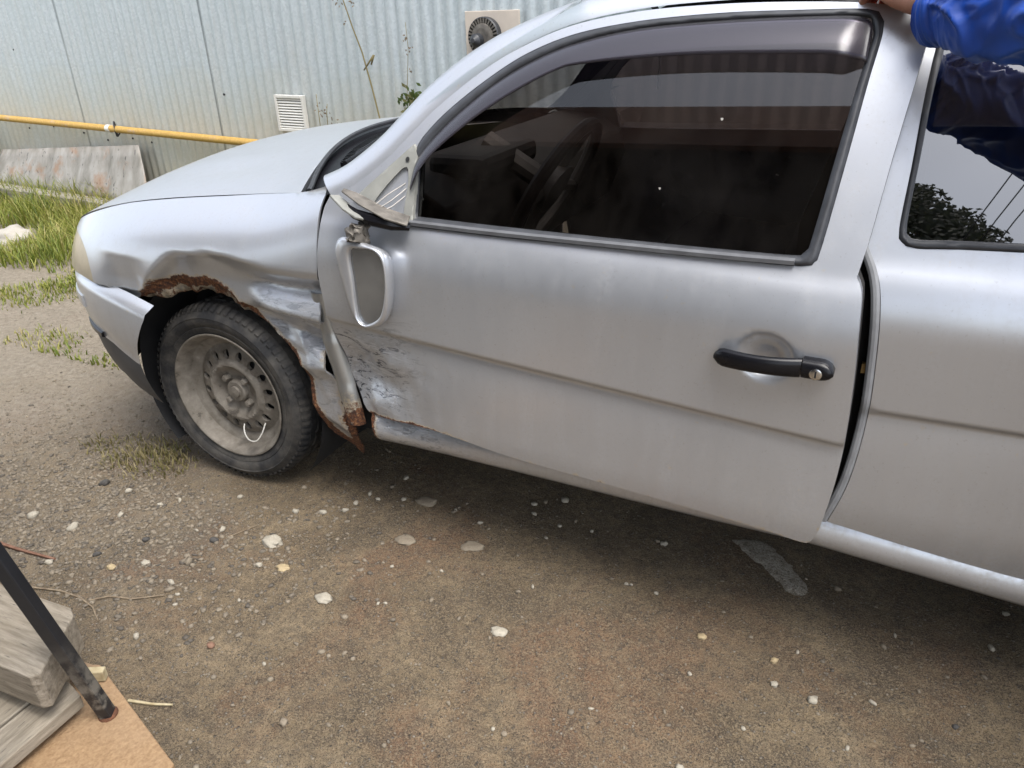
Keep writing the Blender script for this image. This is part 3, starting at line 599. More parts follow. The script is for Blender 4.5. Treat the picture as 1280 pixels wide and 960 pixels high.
# moulding on the bumper, its end shows at the corner
m = MB(); rings = []
N = plan_normals(FULL); idx = [i for i in range(len(FULL)) if FULL[i][0] < -.44]
for i in idx:
    q, nn = FULL[i], N[i]; f = 1.0
    rings.append([(q[0] + nn[0] * o, q[1] + nn[1] * o, z) for o, z in ((.014, .545), (.024, .542), (.027, .528), (.025, .508), (.014, .504))])
m.loft(rings, True, True); mo = m.build('bumper_moulding', 'silver_paint', bumper, attrs={'rust': [0] * len(m.V), 'scuff': [0] * len(m.V)})
m = MB(); rings = []
for i in [i for i in range(len(FULL)) if -.62 < FULL[i][0] < -.38 and i < len(FULL) / 2]:
    q, nn = FULL[i], N[i]; rings.append([(q[0] + nn[0] * o, q[1] + nn[1] * o, z) for o, z in ((.004, .440), (.014, .436), (.014, .424), (.004, .420))])
m.loft(rings, True, True); m.build('fog_slot', 'black_plastic', bumper)
m = MB(); m.loft([[(q[0] + .06, .81 + (q[1] - .81) * .93, z) for q in FULL[6:-6]] for z in (.25, .45, .64)]); m.build('nose_backing', 'dark_inside', CAR)
# corner lamp, headlamps and grille between bumper and hood
lens = [np.array(q[:2]) for q in f_front] + smooth_path([(-.655, .66), (-.66, .612), (-.60, .606), (-.48, .604)], .02)
panel('corner_lamp', lens, lambda x, z: fender_y(x, z) + .003, 'amber_lens', CAR, step=.02, skirt=.01)
panel('corner_lamp', lens, lambda x, z: fender_y(x, z) + .003, 'amber_lens', CAR, step=.03, skirt=.01, ymul=-1, y0=YM)
nose = [i for i in range(len(FULL)) if FULL[i][0] < -.56]
def nose_strip(a, b, name, mat):
    m = MB(); m.loft([[(FULL[i][0] + .035 + dx, FULL[i][1], z) for i in nose if a <= FULL[i][1] <= b] for z, dx in ((.604, 0), (.65, .004), (.695, .015))]); m.build(name, mat, CAR)
nose_strip(.12, .52, 'headlamp', 'clear_lens'); nose_strip(1.10, 1.50, 'headlamp', 'clear_lens'); nose_strip(.50, 1.12, 'grille', 'black_plastic')
# ---------------------------------------------------------------- front and rear wheels
def lathe_y(prof, n, cx, cz, y0, sy):
    m = MB(); m.loft([[(cx + r * math.cos(a), y0 + sy * y, cz + r * math.sin(a)) for a in [2 * math.pi * k / n for k in range(n)]] for y, r in prof], True); return m
def wheel(cx, cz, y0, sy, full):
    e = bpy.data.objects.new('wheel', None); COL.objects.link(e); e.location = (cx, y0, 0); child(e, CAR) if False else None
    e.parent = CAR; e.matrix_parent_inverse = CAR.matrix_basis.inverted()
    R = .279
    # sidewall with ribs, shoulder, tread
    pr = [(.040, .186), (.018, .190), (.010, .196), (.006, .206), (.003, .215), (.0045, .217), (.001, .222), (-.003, .235), (-.002, .244), (-.0035, .246), (-.001, .250), (.006, .259), (.014, .267), (.024, .2735), (.036, .277)]
    nt = 150; m = MB(); rings = []
    for y, r in pr: rings.append([(cx + r * math.cos(a), y0 + sy * y, cz + r * math.sin(a)) for a in [2 * math.pi * k / nt for k in range(nt)]])
    grooves = [(.060, .066), (.090, .096), (.120, .126)]
    ys = [.036, .058, .060, .066, .068, .088, .090, .096, .098, .118, .120, .126, .128, .150]
    for y in ys:
        gr = any(a - .0005 <= y <= b + .0005 for a, b in grooves); ring = []
        for k in range(nt):
            a = 2 * math.pi * k / nt; r = R - .007 * gr
            if not gr and (k + int(y * 60)) % 5 == 0: r -= .006
            ring.append((cx + r * math.cos(a), y0 + sy * y, cz + r * math.sin(a)))
        rings.append(ring)
    for y, r in ((.165, .272), (.180, .255), (.182, .22), (.170, .19), (.15, .186)): rings.append([(cx + r * math.cos(a), y0 + sy * y, cz + r * math.sin(a)) for a in [2 * math.pi * k / nt for k in range(nt)]])
    m.loft(rings, True)
    # shoulder lugs
    if full:
        for k in range(0, nt, 2):
            a0 = 2 * math.pi * k / nt; a1 = 2 * math.pi * (k + 1.1) / nt; V = []
            for a in (a0, a1):
                for y, r in ((.007, .262), (.0075, .268), (.024, .2785), (.034, .2805)): V.append((cx + r * math.cos(a), y0 + sy * y, cz + r * math.sin(a)))
            m.add(V, [(0, 1, 5, 4), (1, 2, 6, 5), (2, 3, 7, 6)])
    ty = m.build('tyre', 'tyre_rubber', e, sharp=30)
    # rim: rolled lip, barrel, disc with ventilation holes, hub
    pr = [(.030, .183), (.014, .187), (.007, .192), (.005, .1955), (.008, .197), (.016, .196), (.016, .190)]
    lipm = lathe_y([(.006, .1965), (.004, .1955), (.004, .192), (.008, .187), (.020, .181), (.034, .176), (.046, .172), (.050, .164), (.052, .158), (.060, .152), (.064, .146)], 72, cx, cz, y0, sy)
    rm = lipm.build('rim', 'dirty_steel', e)
    NH = 16; holes = []
    for k in range(NH):
        a = 2 * math.pi * (k + .3) / NH; c = np.array((math.cos(a), math.sin(a))); tt = np.array((-c[1], c[0]))
        holes.append([c * (.117 + .0145 * math.cos(b)) + tt * .0115 * math.sin(b) for b in [2 * math.pi * i / 14 for i in range(14)]])
    outer = [np.array((.1465 * math.cos(a), .1465 * math.sin(a))) for a in [2 * math.pi * i / 90 for i in range(90)]]
    W, T, B = sheet2d(outer, holes if full else [], .008)
    r = np.hypot(W[:, 0], W[:, 1]); rp = np.interp(r, [0, .034, .036, .060, .072, .084, .094, .100, .108, .126, .138, .147], [.056, .056, .062, .060, .050, .034, .036, .048, .046, .050, .060, .064])
    V = [(cx + a, y0 + sy * b, cz + c) for a, b, c in zip(W[:, 0], rp, W[:, 1])]; F = [tuple(t) for t in T]
    for b in B[1:]:
        n0 = len(V); V += [V[i] for i in b] + [(V[i][0], V[i][1] + sy * .012, V[i][2]) for i in b]
        for i in range(len(b)): F.append((n0 + i, n0 + (i + 1) % len(b), n0 + len(b) + (i + 1) % len(b), n0 + len(b) + i))
    if sy < 0: F = [tuple(reversed(f)) for f in F]
    mesh('wheel_disc', V, F, 'dirty_steel', e, True, None, 40)
    lathe_y([(.075, .15), (.075, .0)], 24, cx, cz, y0, sy).build('brake_drum', 'dark_inside', e)
    hub = lathe_y([(.058, .036), (.046, .034), (.042, .030), (.042, .018), (.036, .016), (.034, .0)], 28, cx, cz, y0, sy).build('hub_cap', 'dirty_steel', e)
    for k in range(4):
        a = math.pi / 4 + k * math.pi / 2
        x, z = cx + .050 * math.cos(a), cz + .050 * math.sin(a)
        lathe_y([(.060, .0125), (.046, .0105), (.040, .0085), (.039, 0)], 6, x, z, y0, sy).build('wheel_bolt', 'dirty_steel', e, smooth=False)
    return e
WZ = .2765
fw = wheel(0, WZ, .070, 1, True); wheel(0, WZ, YM - .070, -1, False); wheel(2.44, WZ, .070, 1, False); wheel(2.44, WZ, YM - .070, -1, False)
zp = smooth_path([(.012, .172), (.020, .155), (.045, .138), (.075, .141), (.093, .166), (.097, .192)], .006); m = MB(); m.tube([(q[0], .080 + .028 * abs(2 * i / (len(zp) - 1) - 1) ** 2, q[1]) for i, q in enumerate(zp)], .0020, 6); zt = m.build('zip_tie', 'wire_white', fw); zt['label'] = 'white cable tie looped through the wheel holes'
# ---------------------------------------------------------------- door (hinged ajar)
def xd(x, y, z): return door_world(x, y, z)
D_FRONT = smooth_path(TR['door_front'], .010); D_BOT = smooth_path(TR['door_bottom'], .012); D_REAR = smooth_path(TR['door_rear'], .012)
D_TOP = smooth_path(TR['door_topline'], .012)
dpoly = D_FRONT[:-1] + D_BOT[:-1] + D_REAR[:-1] + list(reversed(D_TOP))[:-1]
WIN = smooth_path(TR['win_outer'], .012, True); WIN_I = smooth_path(TR['win_inner'], .012, True)
HRC = (1.487, .708)
def recess(x, z): return .020 * sm(1.25 * (1 - ((x - HRC[0]) / .052) ** 2 - ((z - HRC[1]) / .046) ** 2))
def d_y(x, z): return door_y(x, z) + door_dent(x, z) + recess(x, z) + .0020 * fnoise(x, z, 30, 5) * sm((.85 - x) / .2) * sm((.58 - z) / .04) + .0012 * fnoise(x, z, 5, 2) * (z < .84)
def d_scuff(x, z):
    s = sm((.78 - x) / .22) * sm((.60 - z) / .04) * sm((z - .36) / .05)
    return s + .35 * np.exp(-((x - .62) / .10) ** 2 - ((z - .62) / .05) ** 2)
def d_rust(x, z): return .55 * np.clip(1 - dist_poly(np.stack([x, z], 1), np.array(D_BOT), False) / .012, 0, 1) * sm((.9 - x) / .2) + .25 * np.clip(1 - dist_poly(np.stack([x, z], 1), np.array(D_BOT), False) / .008, 0, 1)
cxs = np.arange(.49, 1.66, .010)
door = panel('door', dpoly, d_y, 'silver_paint', CAR, [WIN], .010, xd, .020, {'rust': d_rust, 'scuff': d_scuff}, extra=[np.stack([cxs, crease_z(cxs) - o_], 1) for o_ in (-.009, 0., .005, .014)])
door['label'] = 'driver door standing slightly ajar, scraped at its front lower corner'
panel('door_trim', [np.array(q) for q in D_FRONT[:-1][::2] + D_BOT[:-1][::2] + D_REAR[:-1][::2] + list(reversed(D_TOP))[:-1][::2]], lambda x, z: door_y(x, z) + door_dent(x, z) + .052, 'cabin_plastic', door, [WIN], .04, xd, .0)
wo, wi = np.array(WIN), np.array(WIN_I)
def ring_y(base, O, I, h):
    def f(x, z):
        P = np.stack([x, z], 1); a = dist_poly(P, O); b = dist_poly(P, I); return base(x, z) - h * np.sin(math.pi * np.clip(a / (a + b + 1e-6), 0, 1)) ** .6 + .002
    return f
panel('window_seal', WIN, ring_y(door_y, wo, wi, .009), 'rubber_seal', door, [WIN_I], .005, xd, .012)
panel('window_glass', WIN, lambda x, z: door_y(x, z) + .010 + .0 * x, 'tinted_glass', door, [], .05, xd, 0)
# belt strip, lighter worn rubber
m = MB(); rings = []
for q in smooth_path([(.715, .861), (.92, .862), (1.17, .866), (1.38, .870), (1.51, .874)], .03):
    x, z = q; y = float(door_y(np.array(x), np.array(z))); rings.append([door_world(x, y + dy, z + dz) for dy, dz in ((-.004, -.007), (-.0125, -.004), (-.0125, .003), (-.004, .006))])
m.loft(rings, True, True); m.build('belt_strip', 'grey_seal', door)
# rain visor: rolled strip clipped into the window channel along the top
def arc_sample(P, n):
    P = np.array([q[:2] for q in P]); d = np.r_[0, np.cumsum(np.linalg.norm(np.diff(P, axis=0), axis=1))]; t = np.linspace(0, d[-1], n); return np.stack([np.interp(t, d, P[:, 0]), np.interp(t, d, P[:, 1])], 1)
vt = arc_sample(smooth_path([(.7005, .945), (.7040, .982), (.7289, 1.0168), (.7767, 1.0664), (.8573, 1.1305), (.9383, 1.176), (1.0272, 1.2081), (1.1461, 1.2317), (1.2967, 1.2442), (1.4362, 1.2493), (1.535, 1.2490), (1.558, 1.236)], .01), 160)
vb = arc_sample(smooth_path([(.706, .925)] + TR['visor_low'][1:] + [(1.560, 1.180)], .01), 160)
m = MB(); rows = []
for k in range(9):
    f = k / 8; Q = vt * (1 - f) + vb * f; ring = []
    for i, q in enumerate(Q):
        e = float(sm((159 - i) / 8)) * float(sm((i + 6) / 14)); y = float(door_y(np.array(q[0]), np.array(q[1]))) - .004 - .026 * e * (1 - (1 - f) ** 2.2)
        ring.append(door_world(q[0], y, q[1]))
    rows.append(ring)
m.loft(rows); o = m.build('rain_visor', 'smoked_visor', door, sharp=None)
s = o.modifiers.new('thick', 'SOLIDIFY'); s.thickness = .002
# handle with lock
m = MB(); rings = []
for t in np.linspace(0, 1, 19):
    x = 1.402 + .150 * t; z = .7035 + .003 * t; e = math.sin(math.pi * min(1, t * 1.0)) ; out = .013 + .017 * math.sin(math.pi * min(1, .04 + t * .94)) ** .75; hz = .018 * math.sqrt(max(.03, 1 - max(0, (.14 - t) / .145) ** 2)) * (1 - .08 * math.sin(math.pi * t)); th = .012
    y = float(door_y(np.array(x), np.array(z))) - out
    rings.append([door_world(x, y + th * math.sin(a) * .8, z + hz * (abs(math.cos(a)) ** .6) * (1 if math.cos(a) > 0 else -1)) for a in [2 * math.pi * k / 14 for k in range(14)]])
m.loft(rings, True, True); m.build('door_handle', 'black_plastic', door, sharp=60)
m = MB(); rings = []
for t in np.linspace(0, 1, 10):
    x = 1.5535 + .052 * t; z = .7060; hz = .0185 * (1 - .0 * t) * math.sqrt(max(.02, 1 - max(0, (t - .55) / .46) ** 2)); y = float(door_y(np.array(x), np.array(z))) - .006
    rings.append([door_world(x, y + .020 * math.sin(a), z + hz * (abs(math.cos(a)) ** .5) * (1 if math.cos(a) > 0 else -1)) for a in [2 * math.pi * k / 14 for k in range(14)]])
m.loft(rings, True, True); m.build('handle_end', 'black_plastic', door, sharp=60)
m = MB(); lx, lz = 1.5775, .7035; ly = float(door_y(np.array(lx), np.array(lz))) - .0245
for r0, r1, a0 in ((.0, .0105, 0),): m.loft([[door_world(lx + r * math.cos(a), ly + yy, lz + r * math.sin(a)) for a in [2 * math.pi * k / 20 for k in range(20)]] for r, yy in ((.0005, -.004), (.0085, -.004), (.0105, -.003), (.0105, .010))], True)
m.build('lock_cylinder', 'chrome', door)
m = MB()
for dx in (-.0016, .0016): pass
V = [door_world(lx + a, ly - .0046, lz + b) for a, b in ((-.0015, -.006), (.0015, -.006), (.0015, .006), (-.0015, .006))]; m.add(V, [(0, 1, 2, 3)]); m.build('key_slot', 'dark_inside', door)
for sx_, sz_, rs_ in ((1.335, 1.085, .0026), (1.245, .965, .0022)):
    m = MB(); m.add([Vector(door_world(sx_ + rs_ * math.cos(a) * (1 + .3 * math.sin(3 * a)), float(door_y(np.array(sx_), np.array(sz_))) + .0085, sz_ + rs_ * math.sin(a))) for a in [2 * math.pi * k / 10 for k in range(10)]], [tuple(range(10))]); m.build('glass_speck', 'wire_white', door)
# ---------------------------------------------------------------- broken mirror
def dpt(x, z, off): return Vector(door_world(x, float(door_y(np.array(x), np.array(z))) + off, z))
tri = [np.array(q) for q in smooth_path([(.688, 1.012, 1), (.703, .99, 1), (.722, .862, 1), (.708, .853, 1), (.553, .895, 1)], .01, True)]
hole = [np.array(q) for q in smooth_path([(.672, .965), (.690, .950), (.694, .890), (.690, .872), (.640, .882), (.612, .893)], .008, True)]
panel('mirror_bracket', tri, lambda x, z: door_y(x, z) - .008, 'bare_frame', door, [hole], .008, xd, .012)
panel('bracket_recess', hole, lambda x, z: door_y(x, z) + .010, 'grimy_metal', door, [], .01, xd, 0)
for hx_, hz_, r, ry in ((.681, .983, .0052, .0052), (.6855, .925, .007, .016), (.686, .880, .006, .008), (.655, .905, .004, .004)):
    m = MB(); off = .0085 if hz_ < .96 else -.0095
    m.add([dpt(hx_ + r * math.cos(a), hz_ + ry * math.sin(a), off - .001) for a in [2 * math.pi * k / 14 for k in range(14)]], [tuple(range(14))]); m.build('screw_hole', 'dark_inside', door)
# hanging cover plates
def slab(P, th, name, mat):
    P = [Vector(q) for q in P]; n = (P[1] - P[0]).cross(P[2] - P[0]).normalized() * th; k = len(P); m = MB()
    m.add(P + [q + n for q in P], [tuple(range(k)), tuple(reversed(range(k, 2 * k)))] + [(i, k + i, k + (i + 1) % k, (i + 1) % k) for i in range(k)]); return bevel(m.build(name, mat, door, smooth=False), .002)
slab(TR['plate'], .005, 'broken_mount_plate', 'grimy_metal')
slab(TR['piece'], .006, 'broken_mount_piece', 'bare_frame')
m = MB(); m.tube(TR['arm'], [.008, .013, .014, .012, .005], 8); m.build('broken_mount_arm', 'black_plastic', door)
for k, (a, b, c) in enumerate((((.688, .940), (.655, .915), (.632, .893)), ((.690, .930), (.668, .905), (.640, .885)), ((.690, .915), (.672, .893), (.650, .882)))):
    m = MB(); m.tube([dpt(a[0], a[1], .008), dpt(b[0], b[1], -.022), dpt(c[0], c[1], -.035)], .0012, 5); m.build('mirror_wire', 'wire_grey', door)
# torn neck and housing
MO = smooth_path(TR['mirror_out'], .008, True); MG = smooth_path(TR['mirror_glass'], .008, True)
def mring(P, off, sc=1.0, cx=.64, cz=.735, jx=0, jz=0):
    out = []
    for q in P:
        x, z = cx + (q[0] - cx) * sc + jx, cz + (q[1] - cz) * sc + jz
        w = Vector(door_world(x, off, z)); out.append(w)
    return out
def polar(P, c, n=72):
    P = np.array(P) - c; a = np.arctan2(P[:, 1], P[:, 0]); r = np.hypot(P[:, 0], P[:, 1]); o = np.argsort(a); a, r = a[o], r[o]
    t = np.linspace(-math.pi, math.pi, n, endpoint=False); rr = np.interp(t, np.r_[a - 2 * math.pi, a, a + 2 * math.pi], np.r_[r, r, r]); return np.stack([c[0] + rr * np.cos(t), c[1] + rr * np.sin(t)], 1)
cO = np.array((.650, .735)); MOr = polar(MO, cO); MGr = cO + (polar(MG, cO) - cO) * np.array((1.10, 1.06)); MGr = np.where(np.linalg.norm(MGr - cO, axis=1)[:, None] < .962 * np.linalg.norm(MOr - cO, axis=1)[:, None], MGr, cO + (MOr - cO) * .962)
m = MB(); m.loft([mring(MOr, .006, .76), mring(MOr, -.008, .90), mring(MOr, -.022, .975), mring(MOr, -.032, 1.0), mring(MOr * .80 + MGr * .20, -.0395), mring(MOr * .40 + MGr * .60, -.0415), mring(MOr * .12 + MGr * .88, -.0405), mring(MGr, -.037), mring(MGr, -.026, .99)], True)
mh = m.build('mirror_housing', 'silver_paint', door, sharp=None, attrs={'rust': [0] * len(m.V), 'scuff': [0] * len(m.V)}); mh['label'] = 'torn-off side mirror hanging against the door'
t = NT('old_mirror'); f = t.noise(30, 4, .6); t.bsdf(t.ramp(f, [(.3, (.30, .305, .31)), (.7, (.36, .365, .37))]), .20, .8); MAT['old_mirror'] = t.m
m = MB(); m.add(mring(MGr, -.031, .995), [tuple(range(72))]); m.build('mirror_glass', 'old_mirror', door, smooth=False)
m = MB(); nk = [Vector(TR['neck'][0]).lerp(Vector(TR['neck'][1]), i / 6) for i in range(7)] + [Vector(TR['neck'][1]).lerp(Vector(TR['neck'][2]), i / 6) for i in range(1, 7)]; m.tube(nk, [.014 + .013 * i / 12 for i in range(13)], 24); o = m.build('torn_mirror_neck', 'grimy_metal', door)
for v in o.data.vertices: v.co += Vector((noise.noise(v.co * 70), noise.noise(v.co * 70 + Vector((5, 0, 0))), noise.noise(v.co * 70 + Vector((0, 9, 0))))) * .017
# ---------------------------------------------------------------- rear quarter, sill, jamb
Q_FRONT = smooth_path([(1.672, 1.262, 1)] + [q if len(q) > 2 else q for q in TR['quarter_front']], .012)
arc = [np.array((2.44 - .335 * math.cos(a), .285 + .335 * math.sin(a))) for a in [math.radians(k) for k in range(2, 180, 5)]]
qpoly = Q_FRONT[:-1] + smooth_path([TR['quarter_bottom'][0] + (1,), TR['quarter_bottom'][1], (1.98, .293), (2.105, .285, 1)], .015)[:-1] + arc + smooth_path([(2.80, .30, 1), (3.06, .34, 1), (3.12, .60), (3.08, .86), (2.95, 1.02), (2.62, 1.235, 1), (2.2, 1.262), (1.672, 1.262, 1)], .02)[:-1]
qo = [q for q in TR['qwin_outer'][1:-1]]; qi = [q for q in TR['qwin_inner'][1:-1]]
QW = smooth_path([(2.55, .905, 1), (1.95, .892), (1.76, .8865)] + qo + [(1.674, 1.236, 1), (2.1, 1.232), (2.42, 1.195), (2.56, 1.08)], .012, True)
QWI = smooth_path([(2.53, .917, 1), (1.95, .904), (1.76, .8985)] + qi + [(1.688, 1.224, 1), (2.1, 1.220), (2.41, 1.184), (2.54, 1.075)], .012, True)
zero = {}
cxs = np.arange(1.66, 3.1, .012)
quarter = panel('quarter_panel', qpoly, door_y, 'silver_paint', CAR, [QW], .014, None, .03, extra=[np.stack([cxs, crease_z(cxs) - o_], 1) for o_ in (-.009, 0., .005, .014)])
panel('window_seal', QW, ring_y(door_y, np.array(QW), np.array(QWI), .008), 'rubber_seal', quarter, [QWI], .006, None, .012)
panel('window_glass', QW, lambda x, z: door_y(x, z) + .007, 'quarter_tint', quarter, [], .05, None, 0)
m = MB(); m.tube([(q[0] - .008, float(door_y(np.array(q[0]), np.array(q[1]))) + .006, q[1]) for q in Q_FRONT if q[1] < .885], .0085, 10); m.build('door_weatherstrip', 'bead_seal', quarter)
jp = [np.array(q) for q in [(1.50, .32), (1.69, .32), (1.69, .9), (1.69, 1.25), (1.60, 1.25), (1.50, .9)]]
panel('door_jamb', jp, lambda x, z: door_y(x, z) + .050, 'dark_inside', CAR, [], .03, None, 0)
m = MB(); m.box((1.648, .03, .665), (.007, .012, .018)); sk = m.build('door_striker', 'brass', CAR); 
def sill(side):
    m = MB(); rows = [(.075, .388), (.050, .380), (.030, .366), (.015, .345), (.007, .322), (.010, .298), (.028, .280), (.060, .268), (.14, .262)]; rings = []; ru = []; sc = []
    for x in np.linspace(.556, 2.11, 120):
        dz = -.020 * float(sm((x - .56) / 1.05)) - .085 * max(0, x - 1.6)
        ring = []
        for k, (y, z) in enumerate(rows):
            d = .012 * math.exp(-((x - .66) / .06) ** 2) * (1 if 1 <= k <= 3 else .3) + .004 * noise.noise((x * 14, z * 20, 3)) * float(sm((1.0 - x) / .3))
            ring.append((x + (.010 * (.33 - z) / .05 if x < .56 else 0), side[0] + side[1] * (y + d), z + dz - d * .3))
            ru.append(.85 * float(np.clip(1 - (x - .556) / .022, 0, 1)) + (.35 if k >= 7 else 0)); sc.append(float(sm((.95 - x) / .3)) * .5)
        rings.append(ring)
    m.loft(rings, False); o = m.build('sill', 'silver_paint', CAR, sharp=None, attrs={'rust': ru, 'scuff': sc})
    if side[1] > 0: o.data.flip_normals()
    m = MB(); m.add([(.560, side[0] + side[1] * y, z) for y, z in rows], [tuple(range(len(rows)))]); m.build('sill_end', 'grimy_metal', o)
sill((0, 1)); sill((YM, -1))
# other side of the body, back and floor
opoly = [np.array((q[0], q[1])) for q in smooth_path([(.47, .90, 1), (.465, .6), (.50, .36, 1), (1.6, .33), (2.105, .285, 1)], .03)] + arc + smooth_path([(2.80, .30, 1), (3.06, .34, 1), (3.12, .60), (3.08, .86), (2.95, 1.02), (2.62, 1.235, 1), (2.2, 1.262), (1.672, 1.272, 1)], .03)[:-1] + [np.array(q) for q in list(reversed(D_TOP))[4:-1:2]]
panel('side_panel', opoly, door_y, 'silver_paint', CAR, [WIN, QW], .04, None, .03, ymul=-1, y0=YM)
panel('side_glass', WIN, lambda x, z: door_y(x, z) + .010, 'tinted_glass', CAR, [], .08, None, 0, ymul=-1, y0=YM)
panel('side_glass', QW, lambda x, z: door_y(x, z) + .010, 'tinted_glass', CAR, [], .08, None, 0, ymul=-1, y0=YM)
def rear_x(z): return float(np.interp(z, [.25, .35, .6, .86, 1.0, 1.15, 1.25, 1.32], [3.04, 3.10, 3.16, 3.12, 3.02, 2.86, 2.74, 2.66]))
def rear_half(z): return float(np.interp(z, [.25, .4, .86, 1.0, 1.25, 1.32], [.74, .77, .75, .66, .55, .45]))
def rear_rows(z0, z1, n, inset=0): return [[(rear_x(z) + inset - .10 * (abs(u) ** 4), .81 + u * rear_half(z), z) for u in np.linspace(-1, 1, 21)] for z in np.linspace(z0, z1, n)]
m = MB(); m.loft(rear_rows(.38, .95, 10)); m.build('tailgate', 'silver_paint', CAR, attrs={'rust': [0] * len(m.V), 'scuff': [0] * len(m.V)})
m = MB(); m.loft(rear_rows(.95, 1.315, 8)); m.build('rear_window', 'quarter_tint', CAR)
m = MB(); m.loft(rear_rows(.25, .46, 6, .03)); m.build('rear_bumper', 'bumper_plastic', CAR)
for s in (-1, 1):
    m = MB(); m.box((3.055, .81 + s * .66, .76), (.09, .12, .18)); bevel(m.build('tail_lamp', 'amber_lens', CAR, smooth=False), .01)
# cabin
m = MB(); m.box((1.75, .81, .27), (2.6, 1.36, .05)); m.box((.47, .81, .56), (.05, 1.34, .55)); m.box((2.55, .81, .55), (.9, 1.25, .5)); m.box((1.98, .81, .48), (.05, 1.2, .3)); cab = m.build('cabin_floor', 'cabin_plastic', CAR, smooth=False)
m = MB(); rings = []
for y in np.linspace(.14, 1.48, 13): rings.append([(.40, y, .60), (.44, y, .90), (.52, y, .925), (.66, y, .905), (.74, y, .86), (.76, y, .78), (.70, y, .62)])
m.loft(rings, True, True); bevel(m.build('dashboard', 'cabin_plastic', CAR, sharp=40), .01)
m = MB(); m.box((.68, .47, .92), (.16, .34, .06)); bevel(m.build('instrument_hood', 'cabin_plastic', CAR, smooth=False), .02)
m = MB(); cx, cy, cz = .86, .50, .845; ax = Vector((-.86, 0, .50)).normalized(); e1 = Vector((0, 1, 0)); e2 = ax.cross(e1)
ringp = [Vector((cx, cy, cz)) + (e1 * math.cos(a) + e2 * math.sin(a)) * .185 for a in [2 * math.pi * k / 40 for k in range(41)]]
m.tube(ringp, .017, 10, False)
for a in (math.radians(10), math.radians(170), math.radians(270), math.radians(90)): m.tube([Vector((cx, cy, cz)) + ax * .02, Vector((cx, cy, cz)) + (e1 * math.cos(a) + e2 * math.sin(a)) * .178], .016, 8)
m.tube([Vector((cx, cy, cz)) - ax * .01, Vector((cx, cy, cz)) + ax * .035], [.07, .06], 16); m.tube([Vector((cx, cy, cz)), Vector((cx, cy, cz)) + ax * .22], .03, 10); m.build('steering_wheel', 'wheel_grip', CAR)
for sy in (.47, 1.15):
    m = MB(); rings = []
    for x, z, hw, th in ((1.00, .50, .22, .05), (1.08, .55, .24, .07), (1.35, .52, .25, .07), (1.46, .55, .25, .08)): rings.append([(x + th * .2 * math.sin(a), sy + hw * math.copysign(abs(math.cos(a)) ** .5, math.cos(a)), z + th * math.copysign(abs(math.sin(a)) ** .6, math.sin(a))) for a in [2 * math.pi * k / 20 for k in range(20)]])
    m.loft(rings, True, True); rings = []
    for x, z, hw, th in ((1.46, .55, .24, .06), (1.52, .75, .25, .065), (1.60, 1.00, .22, .05), (1.63, 1.06, .16, .035)): rings.append([(x + th * math.copysign(abs(math.sin(a)) ** .6, math.sin(a)), sy + hw * math.copysign(abs(math.cos(a)) ** .5, math.cos(a)), z) for a in [2 * math.pi * k / 20 for k in range(20)]])
    m.loft(rings, True, True); rings = []
    for x, z, hw, th in ((1.64, 1.08, .10, .03), (1.65, 1.12, .13, .05), (1.67, 1.20, .12, .045), (1.675, 1.225, .08, .02)): rings.append([(x + th * math.sin(a), sy + hw * math.copysign(abs(math.cos(a)) ** .5, math.cos(a)), z) for a in [2 * math.pi * k / 20 for k in range(20)]])
    m.loft(rings, True, True); m.build('front_seat', 'seat_cloth', CAR)
m = MB(); m.box((1.05, .81, 1.19), (.03, .22, .06)); m.tube([(1.05, .81, 1.22), (1.0, .81, 1.29)], .008); m.build('rear_view_mirror', 'cabin_plastic', CAR)
m = MB(); m.tube([(1.045, .80, 1.17), (1.043, .80, 1.09)], .0012, 5); m.box((1.043, .80, 1.078), (.004, .006, .032)); m.box((1.043, .80, 1.083), (.004, .020, .006)); m.build('hanging_cross', 'wire_white', CAR)
m = MB(); m.loft([[(x, y, float(roof_z(x, np.array(y))) - .03) for y in np.linspace(.33, YM - .33, 9)] for x in np.linspace(1.0, 2.7, 9)]); m.build('headliner', 'cabin_light', CAR)
